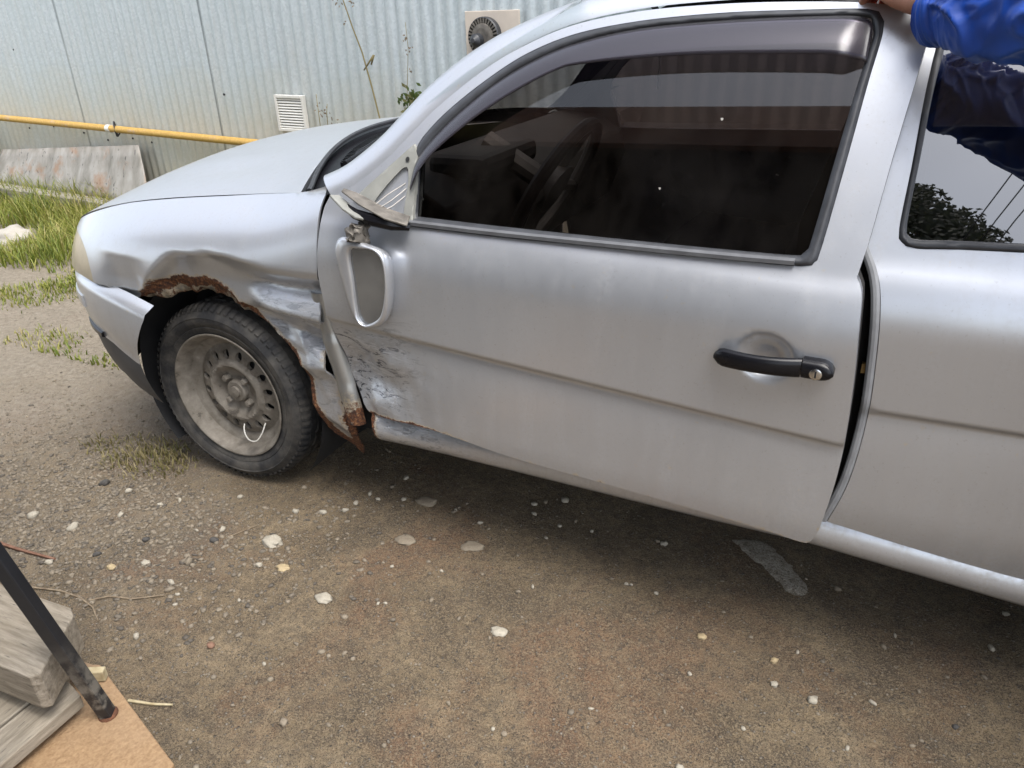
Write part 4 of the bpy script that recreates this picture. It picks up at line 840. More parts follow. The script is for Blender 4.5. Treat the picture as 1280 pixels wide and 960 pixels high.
# ================================================================ GROUND
def hgt(x, y):
    n = noise.noise
    return .018 * n((x * .9, y * .9, 0)) + .008 * n((x * 3.1, y * 3.1, 2)) + .003 * n((x * 11, y * 11, 5)) + .0016 * n((x * 34, y * 34, 7)) - .006
def ground_z(x, y):
    z = hgt(x, y)
    f = max(0, min(1, (abs(x) + abs(y) - 8) / 10)); return z * (1 - f)
def dirt_mat():
    t = NT('dirt'); P = t.tc.outputs['Object']
    a = t.noise(1.1, 5, .6); b = t.noise(5, 6, .65); c = t.noise(42, 6, .7); g = t.noise(210, 4, .7)
    col = t.ramp(b, [(.28, (.105, .074, .042)), (.5, (.222, .162, .094)), (.72, (.345, .262, .160))])
    # reddish brick dust in patches
    r = t.noise(2.3, 5, .62, dist=.6); red = t.math('MULTIPLY', t.rng(r, .50, .64), .72)
    col = t.mix(red, col, (.175, .088, .046))
    col = t.mix(t.math('MULTIPLY', t.rng(t.noise(3.1, 5, .6, dist=.4), .52, .66), .6), col, (.082, .060, .038))
    col = t.mix(t.rng(c, .40, .62, 0, .65), col, (.070, .056, .042))
    col = t.mix(t.rng(g, .48, .66, 0, .75), col, (.30, .235, .15))
    gg = t.noise(420, 3, .6); col = t.mix(t.rng(gg, .50, .36, 0, .85), col, (.030, .022, .014))
    vor = t.n('ShaderNodeTexVoronoi'); vor.inputs['Scale'].default_value = 95; vor.inputs['Randomness'].default_value = 1; t.l(P, vor.inputs['Vector'])
    chip = t.math('MULTIPLY', t.rng(vor.outputs['Distance'], .30, .22), t.rng(t.noise(60, 2), .50, .58))
    col = t.mix(t.math('MULTIPLY', chip, .7), col, t.ramp(t.noise(75, 2), [(.35, (.07, .065, .06)), (.5, (.22, .19, .15)), (.65, (.40, .36, .30))]))
    # pale dry silt towards the shed, more trodden dark earth by the steps
    sep = t.n('ShaderNodeSeparateXYZ'); t.l(P, sep.inputs[0])
    dry = t.rng(t.math('ADD', t.math('SUBTRACT', t.math('MULTIPLY', sep.outputs[1], .5), sep.outputs[0]), t.math('MULTIPLY', t.math('SUBTRACT', a, .5), 3.0)), -.2, 1.6)
    col = t.mix(t.math('MULTIPLY', dry, .80), col, t.ramp(c, [(.3, (.17, .145, .11)), (.55, (.27, .235, .185)), (.75, (.36, .325, .265))]))
    h = t.math('ADD', t.math('ADD', t.math('MULTIPLY', c, .6), t.math('MULTIPLY', g, .35)), t.math('MULTIPLY', chip, .5))
    t.bsdf(col, .92, 0, t.bump(h, 1.0, .02)); MAT['dirt'] = t.m
dirt_mat()
xs = list(-np.geomspace(4, 150, 22)[::-1]) + list(np.arange(-3.95, -1.5, .06)) + list(np.arange(-1.5, 2.6, .022)) + list(np.arange(2.62, 4, .1)) + list(np.geomspace(4, 150, 20))
ys = list(-np.geomspace(2.5, 150, 22)[::-1]) + list(np.arange(-2.45, -1.1, .1)) + list(np.arange(-1.1, 1.3, .022)) + list(np.arange(1.32, 4.2, .06)) + list(np.geomspace(4.3, 150, 20))
V = [(x, y, ground_z(x, y)) for y in ys for x in xs]; nx = len(xs)
F = [(j * nx + i, j * nx + i + 1, (j + 1) * nx + i + 1, (j + 1) * nx + i) for j in range(len(ys) - 1) for i in range(nx - 1)]
kind(mesh('ground', V, F, 'dirt'), 'structure')
# ---------------------------------------------------------------- stones
def stone_mat(name, c0, c1, rough=.8):
    t = NT(name); oi = t.n('ShaderNodeObjectInfo'); f = t.noise(60, 5, .65); ic = t.attr('tone')
    col = t.mix(f, c0, c1); col = t.mix(t.rng(t.noise(330, 4, .7), .50, .36, 0, .35), col, tuple(c * .4 for c in c0)); col = t.mix(t.math('MULTIPLY', ic, .8), col, (.060, .052, .044)); t.bsdf(col, rough, 0, t.bump(t.noise(220, 4), .3, .002)); MAT[name] = t.m
stone_mat('pebble_stone', (.15, .120, .085), (.29, .245, .18)); stone_mat('pale_stone', (.27, .24, .185), (.45, .41, .335)); stone_mat('boulder_stone', (.30, .275, .235), (.44, .41, .36))
stone_mat('yellow_stone', (.30, .22, .12), (.46, .37, .22)); stone_mat('dark_stone', (.035, .033, .031), (.09, .083, .075)); stone_mat('red_stone', (.17, .085, .05), (.27, .16, .11))
ICO = None
def ico(sub):
    bm = bmesh.new(); bmesh.ops.create_icosphere(bm, subdivisions=sub, radius=1.0); V = [v.co.copy() for v in bm.verts]; F = [tuple(v.index for v in f.verts) for f in bm.faces]; bm.free(); return V, F
I1, I2, I3 = ico(1), ico(2), ico(3)
def stone_shape(base, sx, sy, sz, seed, rough=.25, fr=1.4):
    V = []
    for v in base[0]:
        n = 1 + rough * noise.noise(v * fr + Vector((seed * 3.1, seed, 0))) + rough * .4 * noise.noise(v * fr * 3 + Vector((seed, 2, 1)))
        V.append(Vector((v.x * sx, v.y * sy, v.z * sz)) * n)
    return V
def under_car(x, y): return -.45 < x < 3 and .35 < y < 1.5
# gravel: one mass of small chips, denser towards the steps and the front of the car
G = MB(); tone = []
def chip(x, y, s):
    seed = random.uniform(0, 100); r = Matrix.Rotation(random.uniform(0, 6.28), 3, 'Z') @ Matrix.Rotation(random.uniform(-.4, .4), 3, 'X')
    V = [r @ v + Vector((x, y, ground_z(x, y) + s * .12)) for v in stone_shape(I1, s * random.uniform(.7, 1.3), s * random.uniform(.6, 1.0), s * random.uniform(.3, .6), seed, .45)]
    G.add(V, I1[1]); tn = random.random(); tn = 1.0 if tn > .86 else (.6 if tn > .62 else (.25 if tn > .3 else 0)); tone.extend([tn] * len(V))
for k in range(15000):
    while True:
        x, y = random.uniform(-2.6, 2.5), random.uniform(-1.1, 1.0)
        d = .18 + 1.0 * math.exp(-((x + .45) / .8) ** 2 - ((y + .3) / .5) ** 2) + .25 * noise.noise((x * 1.3, y * 1.3, 11)) + .3 * noise.noise((x * 4, y * 4, 12))
        if random.random() < d: break
    u = random.random(); chip(x, y, .0013 + .0026 * u ** 2 + (.0035 if random.random() < .035 else 0) + (.004 * random.random() if x < .1 and y < .15 and random.random() < .25 else 0))
for k in range(7000):
    x, y = random.gauss(-.38, .42), random.gauss(-.22, .22)
    if -.30 < x < .30 and y > -.02: continue
    chip(x, y, .0022 + .0075 * random.random() ** 2.2)
gv = kind(G.build('gravel', 'pebble_stone', None, True, None, {'tone': tone}), 'stuff'); tag(gv, 'fine grey gravel strewn over the brown dirt yard', 'gravel')
def stone(name, x, y, s, mat, label, cat='stone', group=None, base=I2, dz=0, rz=0, seed=None, rough=.3, fr=1.4):
    V = stone_shape(base, s[0], s[1], s[2], random.random() * 50 if seed is None else seed, rough, fr)
    o = mesh(name, V, base[1], mat, None, True, {'tone': [0] * len(V)}); o.location = (x, y, ground_z(x, y) + s[2] * .35 + dz); o.rotation_euler.z = rz
    return tag(o, label, cat, group)
TG = ENV
PEB = {'pale_stone': 'small pale loose pebble lying on the open dirt beside the car', 'pebble_stone': 'small grey-brown loose pebble lying on the open dirt beside the car', 'yellow_stone': 'small yellow-ochre pebble on the dirt below the rear end of the door', 'red_stone': 'single small brick-red pebble on the dirt right of the steps', 'dark_stone': 'small dark grey pebble on the bare dirt'}
for i, (x, y, sx, mt) in enumerate(TG['pebbles']):
    sx *= .9; stone('pebble', x, y, (sx, sx * random.uniform(.5, .9), sx * random.uniform(.5, .8)), mt, PEB[mt], 'pebble', None if mt == 'red_stone' else 'small pebbles scattered on the dirt' if mt == 'pale_stone' else mt.replace('pebble', 'grey-brown').split('_')[0] + ' pebbles on the dirt', I1 if sx < .008 else I2, dz=sx * .02, rz=random.uniform(0, 3), rough=.55, fr=2.0)
for nm, x, y, s, mt, lb in TG['stones']:
    stone(nm, x, y, s, mt, lb, 'stone', None, I3, dz=-s[2] * .15, rz=random.uniform(-.3, .3), rough=.38, fr=1.8)
# flat piece of old concrete set in the dirt
t = NT('old_concrete'); f = t.noise(50, 6, .7); f2 = t.noise(230, 4, .7); cc = t.ramp(f, [(.3, (.14, .115, .08)), (.48, (.42, .375, .30)), (.72, (.60, .55, .47))]); cc = t.mix(t.rng(f2, .50, .36, 0, .85), cc, (.09, .07, .045)); t.bsdf(cc, .95, 0, t.bump(t.math('ADD', f2, f), .9, .012)); MAT['old_concrete'] = t.m
so_ = smooth_path([tuple(q) for q in TG['slab']], .006, True); so_ = [q + .007 * np.array((noise.noise((q[0] * 45, q[1] * 45, 1)) + .5 * noise.noise((q[0] * 140, q[1] * 140, 1)), noise.noise((q[0] * 45, q[1] * 45, 7)) + .5 * noise.noise((q[0] * 140, q[1] * 140, 7)))) for q in so_]
W, T, B = sheet2d(so_, (), .006); de = dist_poly(W, np.array(so_))
V = [(a, b, ground_z(a, b) - .008 + .0125 * min(1, e / .025) ** .7 + .0016 * noise.noise((a * 90, b * 90, 3)) + .0016 * noise.noise((a * 22, b * 22, 3))) for (a, b), e in zip(W, de)]
tag(mesh('concrete_patch', V, [tuple(t_) for t_ in T], 'old_concrete'), 'pale flat strip of old concrete in the dirt below the door', 'concrete')
# twigs
t = NT('twig_wood'); f = t.noise(40, 5, .6, stretch=(1, 1, 1)); t.bsdf(t.ramp(f, [(.3, (.14, .10, .065)), (.7, (.30, .24, .16))]), .85, 0, t.bump(f, .3, .002)); MAT['twig_wood'] = t.m
t = NT('straw'); f = t.noise(60, 4); t.bsdf(t.ramp(f, [(.3, (.34, .27, .15)), (.7, (.52, .45, .29))]), .8); MAT['straw'] = t.m
t = NT('red_twig'); f = t.noise(60, 4); t.bsdf(t.ramp(f, [(.3, (.13, .06, .035)), (.7, (.24, .13, .085))]), .85); MAT['red_twig'] = t.m
for nm, paths, r, mt, lb in TG['twigs']:
    m = MB()
    for path in paths:
        pp = [Vector((x, y, ground_z(x, y) + r * 1.1)) for x, y in path]; m.tube(pp, [r * (1 - .5 * i / len(pp)) for i in range(len(pp))], 6)
    tag(m.build(nm, mt), lb, 'twig')
# ================================================================ CORRUGATED SHED
WA = math.radians(-7); WO = Vector((-5.0, 2.85, 0)); WD = Vector((math.cos(WA), math.sin(WA), 0)); WN = Vector((math.sin(WA), -math.cos(WA), 0))   # outwards, to the yard
def wp(u, h, n=0): return WO + WD * u + WN * n + Vector((0, 0, h))
def zinc_mat():
    t = NT('galvanised_sheet'); oi = t.n('ShaderNodeObjectInfo')
    sp = t.n('ShaderNodeTexVoronoi'); sp.inputs['Scale'].default_value = 85; t.l(t.tc.outputs['Object'], sp.inputs['Vector'])
    spc = t.n('ShaderNodeSeparateColor'); t.l(sp.outputs['Color'], spc.inputs[0])
    a = t.noise(1.4, 5, .6); b = t.noise(6, 5, .65, stretch=(3, 3, .4))
    col = t.mix(t.rng(spc.outputs[0], 0, 1, 0, .55), (.475, .53, .545), (.66, .715, .725))
    col = t.mix(t.rng(a, .42, .65, 0, .5), col, (.46, .53, .535))
    col = t.mix(t.rng(b, .48, .75, 0, .35), col, (.50, .49, .44))
    geo = t.n('ShaderNodeNewGeometry'); sep = t.n('ShaderNodeSeparateXYZ'); t.l(geo.outputs['Position'], sep.inputs[0])
    # splashed earth and algae along the foot
    foot = t.rng(t.math('ADD', sep.outputs[2], t.math('MULTIPLY', t.math('SUBTRACT', t.noise(2.4, 5, .65), .5), 1.3)), .10, 1.10, 1, 0)
    col = t.mix(t.math('MULTIPLY', foot, .80), col, (.52, .455, .31))
    rs = t.math('MULTIPLY', t.rng(t.noise(3.1, 5, .7, stretch=(1, 1, .5)), .57, .68), t.rng(sep.outputs[2], .05, .8, 1, .0))
    col = t.mix(t.math('MULTIPLY', rs, .55), col, (.36, .22, .12))
    t.bsdf(col, t.rng(spc.outputs[1], 0, 1, .42, .60), .25, t.bump(spc.outputs[2], .08, .002)); MAT['galvanised_sheet'] = t.m
zinc_mat()
SHED = thing('corrugated_shed', 'shed wall of grey galvanised corrugated sheets behind the car', 'shed', tuple(wp(4.5, 0)))
PITCH_, AMP = .0762, .0072; NW = 11
def sheet_mesh(h0, h1):
    n = NW * 10 + 1; V = []; F = []
    for r in range(7):
        h = h0 + (h1 - h0) * r / 6
        for i in range(n):
            u = i / 10 * PITCH_; w = AMP * math.cos(2 * math.pi * i / 10) + .004 * noise.noise((u * 3, h * 1.6, 1)); V.append((u, w, h + (.004 * noise.noise((u * 9, 0, 3)) if r == 0 else 0)))
    for r in range(6):
        for i in range(n - 1): F.append((r * n + i, r * n + i + 1, (r + 1) * n + i + 1, (r + 1) * n + i))
    me = bpy.data.meshes.new('sheet'); me.from_pydata(V, [], F); me.polygons.foreach_set('use_smooth', [True] * len(F)); me.materials.append(MAT['galvanised_sheet']); return me
SM = sheet_mesh(.10, 3.0); sw = PITCH_ * (NW - 1)
for k in range(13):
    o = bpy.data.objects.new('sheet', SM); COL.objects.link(o); q = wp(-3.4 + k * sw, 0, .002 * (k % 2) + random.uniform(-.002, .002)); o.location = q; o.rotation_euler = (random.uniform(-.002, .002), random.uniform(-.004, .004), WA); o.parent = SHED; o.matrix_parent_inverse = SHED.matrix_basis.inverted()
simple('weathered_timber', (.28, .25, .20), .85, var=.35, scale=9, bump=.4, bdist=.004)
R3 = rotz(WA)
m = MB(); m.box(wp(1.1, 1.45, -.10), (10.4, .10, 2.9), R3); m.build('frame_wall', 'weathered_timber', SHED, smooth=False)
m = MB(); m.box(wp(1.1, 3.08, -1.6), (10.8, 3.6, .06), R3); m.build('shed_roof', 'galvanised_sheet', SHED, smooth=False)
for u in (-3.5, 5.9):
    m = MB(); m.box(wp(u, 1.45, -1.6), (.05, 3.0, 2.9), R3); m.build('side_wall', 'galvanised_sheet', SHED, smooth=False)
m = MB(); m.box(wp(1.1, .07, -.03), (9.4, .06, .16), R3); m.build('footing', 'old_concrete', SHED, smooth=False)
m = MB()
for q in ENV['holes']: m.tube([wp(q[0], q[1], .008), wp(q[0], q[1], .013)], .007, 8)
m.build('roofing_nail', 'dark_inside', SHED)
# gas pipe
t = NT('yellow_paint'); f = t.noise(8, 5, .65); g = t.noise(60, 4); c = t.ramp(g, [(.3, (.46, .27, .055)), (.7, (.60, .38, .10))]); c = t.mix(t.rng(f, .56, .66), c, (.46, .33, .24)); t.bsdf(c, .55, 0, t.bump(g, .15, .002)); MAT['yellow_paint'] = t.m
PZ = ENV['pipe_z']
pipe = thing('gas_pipe', 'long yellow gas pipe running low along the corrugated wall', 'pipe', tuple(wp(1.0, 0, .06)))
m = MB(); m.tube([wp(u, PZ + ENV['pipe_s'] * u, .055) for u in np.linspace(-3.3, 5.6, 24)], .024, 14); m.build('tube', 'yellow_paint', pipe)
uc = ENV['clamp_u']; m = MB(); m.tube([wp(uc - .022, PZ + ENV['pipe_s'] * uc, .055), wp(uc + .022, PZ + ENV['pipe_s'] * uc, .055)], .0275, 14); m.build('coupling', 'wire_white', pipe)
m = MB(); zz = PZ + ENV['pipe_s'] * uc
m.tube([wp(uc + .07 + .045 * math.sin(a) * .5, zz + .05 * math.cos(a), .055 + .02 * math.sin(a)) for a in [2 * math.pi * k / 18 for k in range(19)]], .005, 6); m.tube([wp(uc + .07, zz, .0), wp(uc + .07, zz - .05, .05)], .006, 6); m.build('pipe_clamp', 'rubber_seal', pipe)
# louvred vent
simple('vent_plastic', (.70, .68, .62), .5, var=.08, scale=14)
def wbox(name, u, h, n, du, dh, dn, mat, parent, bw=.003, tilt=0):
    m = MB(); m.box(wp(u, h, n), (du, dn, dh), R3 @ Matrix.Rotation(tilt, 3, 'X')); return bevel(m.build(name, mat, parent, smooth=False), bw)
vu, vh, vw, vt = ENV['vent']
vent = thing('wall_vent', 'white louvred ventilation grille on the corrugated wall', 'vent', tuple(wp(vu, vh - vt / 2, .02)))
wbox('backing', vu, vh, .020, vw - .01, vt - .01, .012, 'dark_inside', vent, .001)
for s in (-1, 1): wbox('frame', vu + s * (vw / 2 - .009), vh, .030, .018, vt, .026, 'vent_plastic', vent)
for s in (-1, 1): wbox('frame', vu, vh + s * (vt / 2 - .009), .0305, vw - .04, .018, .026, 'vent_plastic', vent)
for k in range(11): wbox('slat', vu, vh - vt / 2 + .026 + (vt - .052) * k / 10, .031, vw - .036, .0105, .010, 'vent_plastic', vent, .001, math.radians(-24))
# flue plate with round balanced-flue terminal
fu, fh, fw_, fth = ENV['flue']
flue = thing('flue_terminal', 'cream square plate with round dark slotted flue on the wall above the hood', 'flue', tuple(wp(fu, fh - fth / 2, .02)))
simple('cream_plate', (.62, .54, .45), .6, var=.08, scale=10)
wbox('plate', fu, fh, .016, fw_, fth, .012, 'cream_plate', flue)
rc = ENV['flue_r']; ru, rh = ENV['flue_c']
def wring(r, n, k=40): return [wp(ru + r * math.cos(2 * math.pi * i / k), rh + r * math.sin(2 * math.pi * i / k), n) for i in range(k)]
m = MB(); m.loft([wring(rc, .022), wring(rc, .050), wring(rc * .95, .056), wring(rc * .93, .050)], True); m.loft([wring(rc * .95, .034), wring(.001, .034)], True); m.build('terminal_ring', 'rubber_seal', flue)
for k in range(30):
    a = 2 * math.pi * k / 30; m = MB(); q0, q1 = rc * .66, rc * .95
    V = []
    for r, n in ((q0, .056), (q1, .056)):
        for da in (-.055, .055): V.append(wp(ru + r * math.cos(a + da), rh + r * math.sin(a + da), n))
    V += [v - WN * .01 for v in V]; m.add(V, [(0, 1, 3, 2), (0, 4, 5, 1), (2, 3, 7, 6), (1, 5, 7, 3), (0, 2, 6, 4)]); m.build('fin', 'grimy_metal', flue, smooth=False)
m = MB(); m.loft([wring(rc * .68, .052), wring(rc * .66, .062), wring(rc * .45, .066)], True); m.loft([wring(rc * .45, .066), wring(rc * .001, .066)], True); m.build('terminal_cap', 'grimy_metal', flue)
m = MB(); c = wp(ru - rc * .18, rh - rc * .15, .07); m.tube([c, c + WN * .03, c + WN * .05], [rc * .36, rc * .33, rc * .12], 18); m.build('cowl_dome', 'rubber_seal', flue)
# loose tin sheet and timber at the foot of the wall
TS = ENV['tin']
m = MB(); rows = []
for r in range(6):
    f = r / 5; row = []
    for i in range(41):
        s = i / 40; u = TS[0] + (TS[1] - TS[0] + .16 * f) * s + .02 * f; h = (TS[2] + (TS[3] - TS[2]) * s) * (1 - f) + .10 * f
        row.append(wp(u, h, .05 + .16 * f + .030 * abs(math.sin(s * 15 + 1.2 * f + 2 * noise.noise((s * 3, 1, 2)))) + .01 * noise.noise((s * 8, f * 2, 4))))
    rows.append(row)
m.loft(rows)
t = NT('old_tin'); f = t.noise(5, 5, .65); c = t.ramp(t.noise(5, 5, .6, stretch=(2.2, 2.2, .35)), [(.3, (.20, .185, .155)), (.5, (.30, .28, .245)), (.7, (.40, .38, .345))]); c = t.mix(t.rng(t.noise(13, 4, .6, stretch=(3, 3, .5)), .62, .68, 0, .8), c, (.05, .045, .04)); c = t.mix(t.rng(f, .54, .66, 0, .7), c, (.30, .17, .09)); t.bsdf(c, .6, .25, t.bump(f, .2, .004)); MAT['old_tin'] = t.m
o = m.build('tin_sheet', 'old_tin', None, sharp=None); s_ = o.modifiers.new('thick', 'SOLIDIFY'); s_.thickness = .003
tag(o, 'stained flat tin sheet leaning along the foot of the wall', 'sheet metal')
t = NT('grey_timber'); f = t.noise(6, 6, .65, stretch=(1.2, 14, 14)); g = t.noise(2.5, 3)
c = t.ramp(f, [(.28, (.15, .13, .105)), (.5, (.30, .275, .235)), (.75, (.44, .415, .37))]); c = t.mix(t.rng(g, .5, .7, 0, .3), c, (.33, .27, .19)); t.bsdf(c, .85, 0, t.bump(f, .45, .004)); MAT['grey_timber'] = t.m
def timber(name, c, d, rot, label, parent=None, mat='grey_timber', bw=.006):
    m = MB()
    for i in range(1): m.box((0, 0, 0), d)
    o = m.build(name, mat, None, smooth=False); bm = bmesh.new(); bm.from_mesh(o.data)
    bmesh.ops.subdivide_edges(bm, edges=[e for e in bm.edges if abs((e.verts[0].co - e.verts[1].co).x) > d[0] * .5], cuts=14, use_grid_fill=True)
    sd = random.random() * 40
    for v in bm.verts: v.co += Vector((0, noise.noise((v.co.x * 3 + sd, v.co.y * 9, 1)), noise.noise((v.co.x * 3 + sd, v.co.z * 9, 5)))) * min(d[1], d[2]) * .10
    bm.to_mesh(o.data); bm.free(); o.location = c; o.rotation_euler = rot; bevel(o, bw)
    if parent is not None: child(o, parent)
    elif label: tag(o, label, 'timber')
    return o
q = wp(ENV['beam'][0], .07, .30); timber('timber_beam', q, (ENV['beam'][1], .12, .13), (0, .01, WA + .03), 'weathered timber beam lying in the grass at the foot of the wall')
# ================================================================ STEPS, BOARD, POST
def prism(name, top, z0, z1, mat, parent, bw=.004, label=None, cat=None):
    m = MB(); k = len(top); m.add([(x, y, z0) for x, y in top] + [(x, y, z1) for x, y in top], [tuple(reversed(range(k))), tuple(range(k, 2 * k))] + [(i, (i + 1) % k, k + (i + 1) % k, k + i) for i in range(k)])
    o = m.build(name, mat, parent, smooth=False); bevel(o, bw)
    if label: tag(o, label, cat)
    return o
t = NT('step_timber'); f = t.noise(7, 7, .68, stretch=(1.4, 13, 13)); g = t.noise(3.5, 4); h = t.noise(55, 4, stretch=(.5, 3, 3))
c = t.ramp(f, [(.25, (.095, .075, .054)), (.45, (.20, .170, .128)), (.62, (.30, .26, .205)), (.8, (.39, .35, .285))]); c = t.mix(t.rng(g, .5, .7, 0, .35), c, (.30, .245, .17)); c = t.mix(t.rng(h, .62, .72, 0, .8), c, (.07, .06, .05))
t.bsdf(c, .85, 0, t.bump(t.math('ADD', f, t.math('MULTIPLY', h, -.5)), .5, .004)); MAT['step_timber'] = t.m
t = NT('step_timber_across'); f = t.noise(7, 7, .68, stretch=(13, 1.4, 13)); g = t.noise(3.5, 4); h = t.noise(55, 4, stretch=(3, .5, 3))
c = t.ramp(f, [(.25, (.10, .08, .06)), (.45, (.215, .185, .142)), (.62, (.32, .28, .222)), (.8, (.41, .37, .305))]); c = t.mix(t.rng(g, .5, .7, 0, .35), c, (.33, .27, .19)); c = t.mix(t.rng(h, .62, .72, 0, .8), c, (.07, .06, .05))
t.bsdf(c, .85, 0, t.bump(t.math('ADD', f, t.math('MULTIPLY', h, -.5)), .5, .004)); MAT['step_timber_across'] = t.m
STEPS = thing('wooden_steps', 'weathered grey wooden steps at the lower left corner', 'steps', (.1, -1.0, 0))
prism('step_beam', [(-.75, -.715), (.270, -.672), (.296, -.686), (.372, -.815), (.360, -.828), (-.75, -.870)], .122, .205, 'step_timber', STEPS, .003)
prism('step_block', [(-.70, -.73), (.262, -.684), (.308, -.705), (.316, -.785), (-.70, -.85)], .094, .120, 'step_timber', STEPS, .003)
for x0, x1, y1, z in ((.290, .364, -.752, .090), (.130, .285, -.720, .092), (-.04, .125, -.715, .089), (-.22, -.045, -.72, .091), (-.42, -.225, -.715, .090)):
    prism('tread_plank', [(x0, -1.75), (x1, -1.75), (x1, y1 - .008), (x0, y1 + .012)], z - .030, z, 'step_timber_across', STEPS, .003)
prism('riser', [(-.70, -1.72), (.330, -1.72), (.330, -.79), (-.70, -.76)], .041, .059, 'step_timber', STEPS, .004)
prism('step_beam', [(-.75, -1.30), (.15, -1.28), (.15, -1.42), (-.75, -1.44)], .135, .20, 'step_timber', STEPS, .006)
prism('step_block', [(-.70, -1.30), (.13, -1.29), (.13, -1.41), (-.70, -1.42)], .094, .133, 'step_timber', STEPS, .005)
for x0, x1 in ((-.40, -.23), (-.58, -.41), (-.76, -.59)): prism('tread_plank', [(x0, -1.75), (x1, -1.75), (x1, -.70), (x0, -.705)], .202, .234, 'step_timber_across', STEPS, .003)
t = NT('tan_board'); f = t.noise(140, 4, .6); g = t.noise(4, 4)
w = t.n('ShaderNodeTexVoronoi'); w.inputs['Scale'].default_value = 150; t.l(t.tc.outputs['Object'], w.inputs['Vector'])
c = t.ramp(f, [(.3, (.24, .145, .072)), (.7, (.36, .235, .125))]); c = t.mix(t.rng(g, .45, .7, 0, .45), c, (.30, .215, .14)); t.bsdf(c, .75, 0, t.bump(w.outputs['Distance'], .35, .003)); MAT['tan_board'] = t.m
prism('flooring_board', [(.262, -.666), (.276, -.660), (.612, -.776), (.62, -1.30), (-.2, -1.30), (-.1, -.69)], .004, .040, 'tan_board', None, .003, 'tan textured board lying under the grey steps', 'board')
m = MB(); a, b = Vector((.405, -.746, .041)), Vector((.350, -.824, .610)); d = (b - a).normalized(); b2 = a + d * 1.15; x = Vector((0, 1, 0)); x = (x - d * x.dot(d)).normalized(); y = d.cross(x); hw = .0125
rt = Matrix.Rotation(math.radians(28), 3, d); x, y = rt @ x, rt @ y
m.loft([[q + (x * sx + y * sy) * hw for sx, sy in ((-1, -1), (1, -1), (1, 1), (-1, 1))] for q in (a, a + d * .4, b2)], True, True)
t = NT('black_tube_paint'); f = t.noise(22, 6, .7); sep = t.n('ShaderNodeSeparateXYZ'); t.l(t.tc.outputs['Object'], sep.inputs[0])
wr = t.math('MULTIPLY', t.rng(f, .46, .60), t.rng(sep.outputs[2], .10, .26, 1, .0)); c = t.mix(wr, (.012, .013, .016), (.17, .155, .13)); t.bsdf(c, t.rng(f, .3, .7, .35, .55), 0, t.bump(f, .15, .002)); MAT['black_tube_paint'] = t.m
post = thing('handrail_post', 'black square metal tube leaning up from the tan board', 'post', tuple(a)); bevel(m.build('square_tube', 'black_tube_paint', post, smooth=False), .003)
m = MB(); m.tube([a - d * .004, a + d * .004], .019, 14); simple('rusty_iron', (.12, .05, .025), .9, var=.5, scale=90, bump=.5); bevel(m.build('weld_bead', 'rusty_iron', post), .003)
for dx, dy, rz in ((.372, -.752, .5),):
    prism('wood_offcut', [(.290, -.712), (.330, -.690), (.322, -.675), (.272, -.700)], .042, .068, 'straw', None, .002, 'small splintered pale wood offcut beside the black post', 'offcut')
# ================================================================ GRASS AND WEEDS
def leaf_mat(name, c0, c1, c2):
    t = NT(name); tn = t.attr('tone'); c = t.ramp(tn, [(0, c0), (.5, c1), (1, c2)]); b = t.bsdf(c, .6)
    t.l(c, b.inputs['Base Color']); tr = t.n('ShaderNodeBsdfTranslucent'); t.l(c, tr.inputs[0]); mx = t.n('ShaderNodeMixShader'); mx.inputs[0].default_value = .35; t.l(b.outputs[0], mx.inputs[1]); t.l(tr.outputs[0], mx.inputs[2]); t.l(mx.outputs[0], t.out.inputs[0]); MAT[name] = t.m
leaf_mat('grass_blades', (.11, .16, .020), (.25, .27, .045), (.44, .37, .15)); leaf_mat('dry_grass', (.13, .13, .04), (.24, .20, .08), (.40, .33, .18)); leaf_mat('dark_leaf', (.010, .016, .006), (.022, .030, .010), (.05, .055, .02)); leaf_mat('weed_leaf', (.05, .09, .015), (.09, .13, .03), (.22, .20, .08))
def blade(m, tone, x, y, h, w, tn, z=None):
    a = random.uniform(0, 6.283); lean = random.uniform(.15, .9) * h; dx, dy = math.cos(a), math.sin(a); px, py = -dy, dx; z0 = ground_z(x, y) - .005 if z is None else z; V = []
    for f, ww in ((0, 1), (.4, .85), (.75, .5)):
        q = Vector((x + dx * lean * f * f, y + dy * lean * f * f, z0 + h * (f - .18 * f * f))); V += [q - Vector((px, py, 0)) * w * ww, q + Vector((px, py, 0)) * w * ww]
    V.append(Vector((x + dx * lean, y + dy * lean, z0 + h * .80))); m.add(V, [(0, 1, 3, 2), (2, 3, 5, 4), (4, 5, 6)]); tone.extend([tn] * 7)
def lawn(name, mat, n, area, hfun, label, wmul=1.0):
    m = MB(); tone = []; c = 0; tries = 0
    while c < n and tries < n * 40:
        tries += 1; x, y = random.uniform(*area[0]), random.uniform(*area[1]); hh = hfun(x, y)
        if hh <= 0: continue
        c += 1; blade(m, tone, x, y, hh * random.uniform(.5, 1.25), random.uniform(.0025, .0055) * wmul, min(1, max(0, .45 + .35 * noise.noise((x * 2, y * 2, 3)) + random.gauss(0, .25))))
    o = kind(m.build(name, mat, None, True, None, {'tone': tone}), 'stuff'); return tag(o, label, 'grass')
def wall_dist(x, y): return (Vector((x, y, 0)) - WO).dot(WN)
def h_wall(x, y):
    d = wall_dist(x, y)
    if d < .03 or d > 1.5: return 0
    e = noise.noise((x * 1.5, y * 1.5, 8)); k = .22 * (1 - d / 1.5) + .05 + .10 * e
    if (Vector((x, y)) - Vector((-3.62, 1.86))).length < .16: return 0
    return k if random.random() < (1.0 if d < .9 else max(0, .55 + 1.3 * e)) else 0
lawn('grass', 'grass_blades', 19000, ((-6.5, .2), (1.3, 3.4)), h_wall, 'tall yellow-green grass along the foot of the shed', .85)
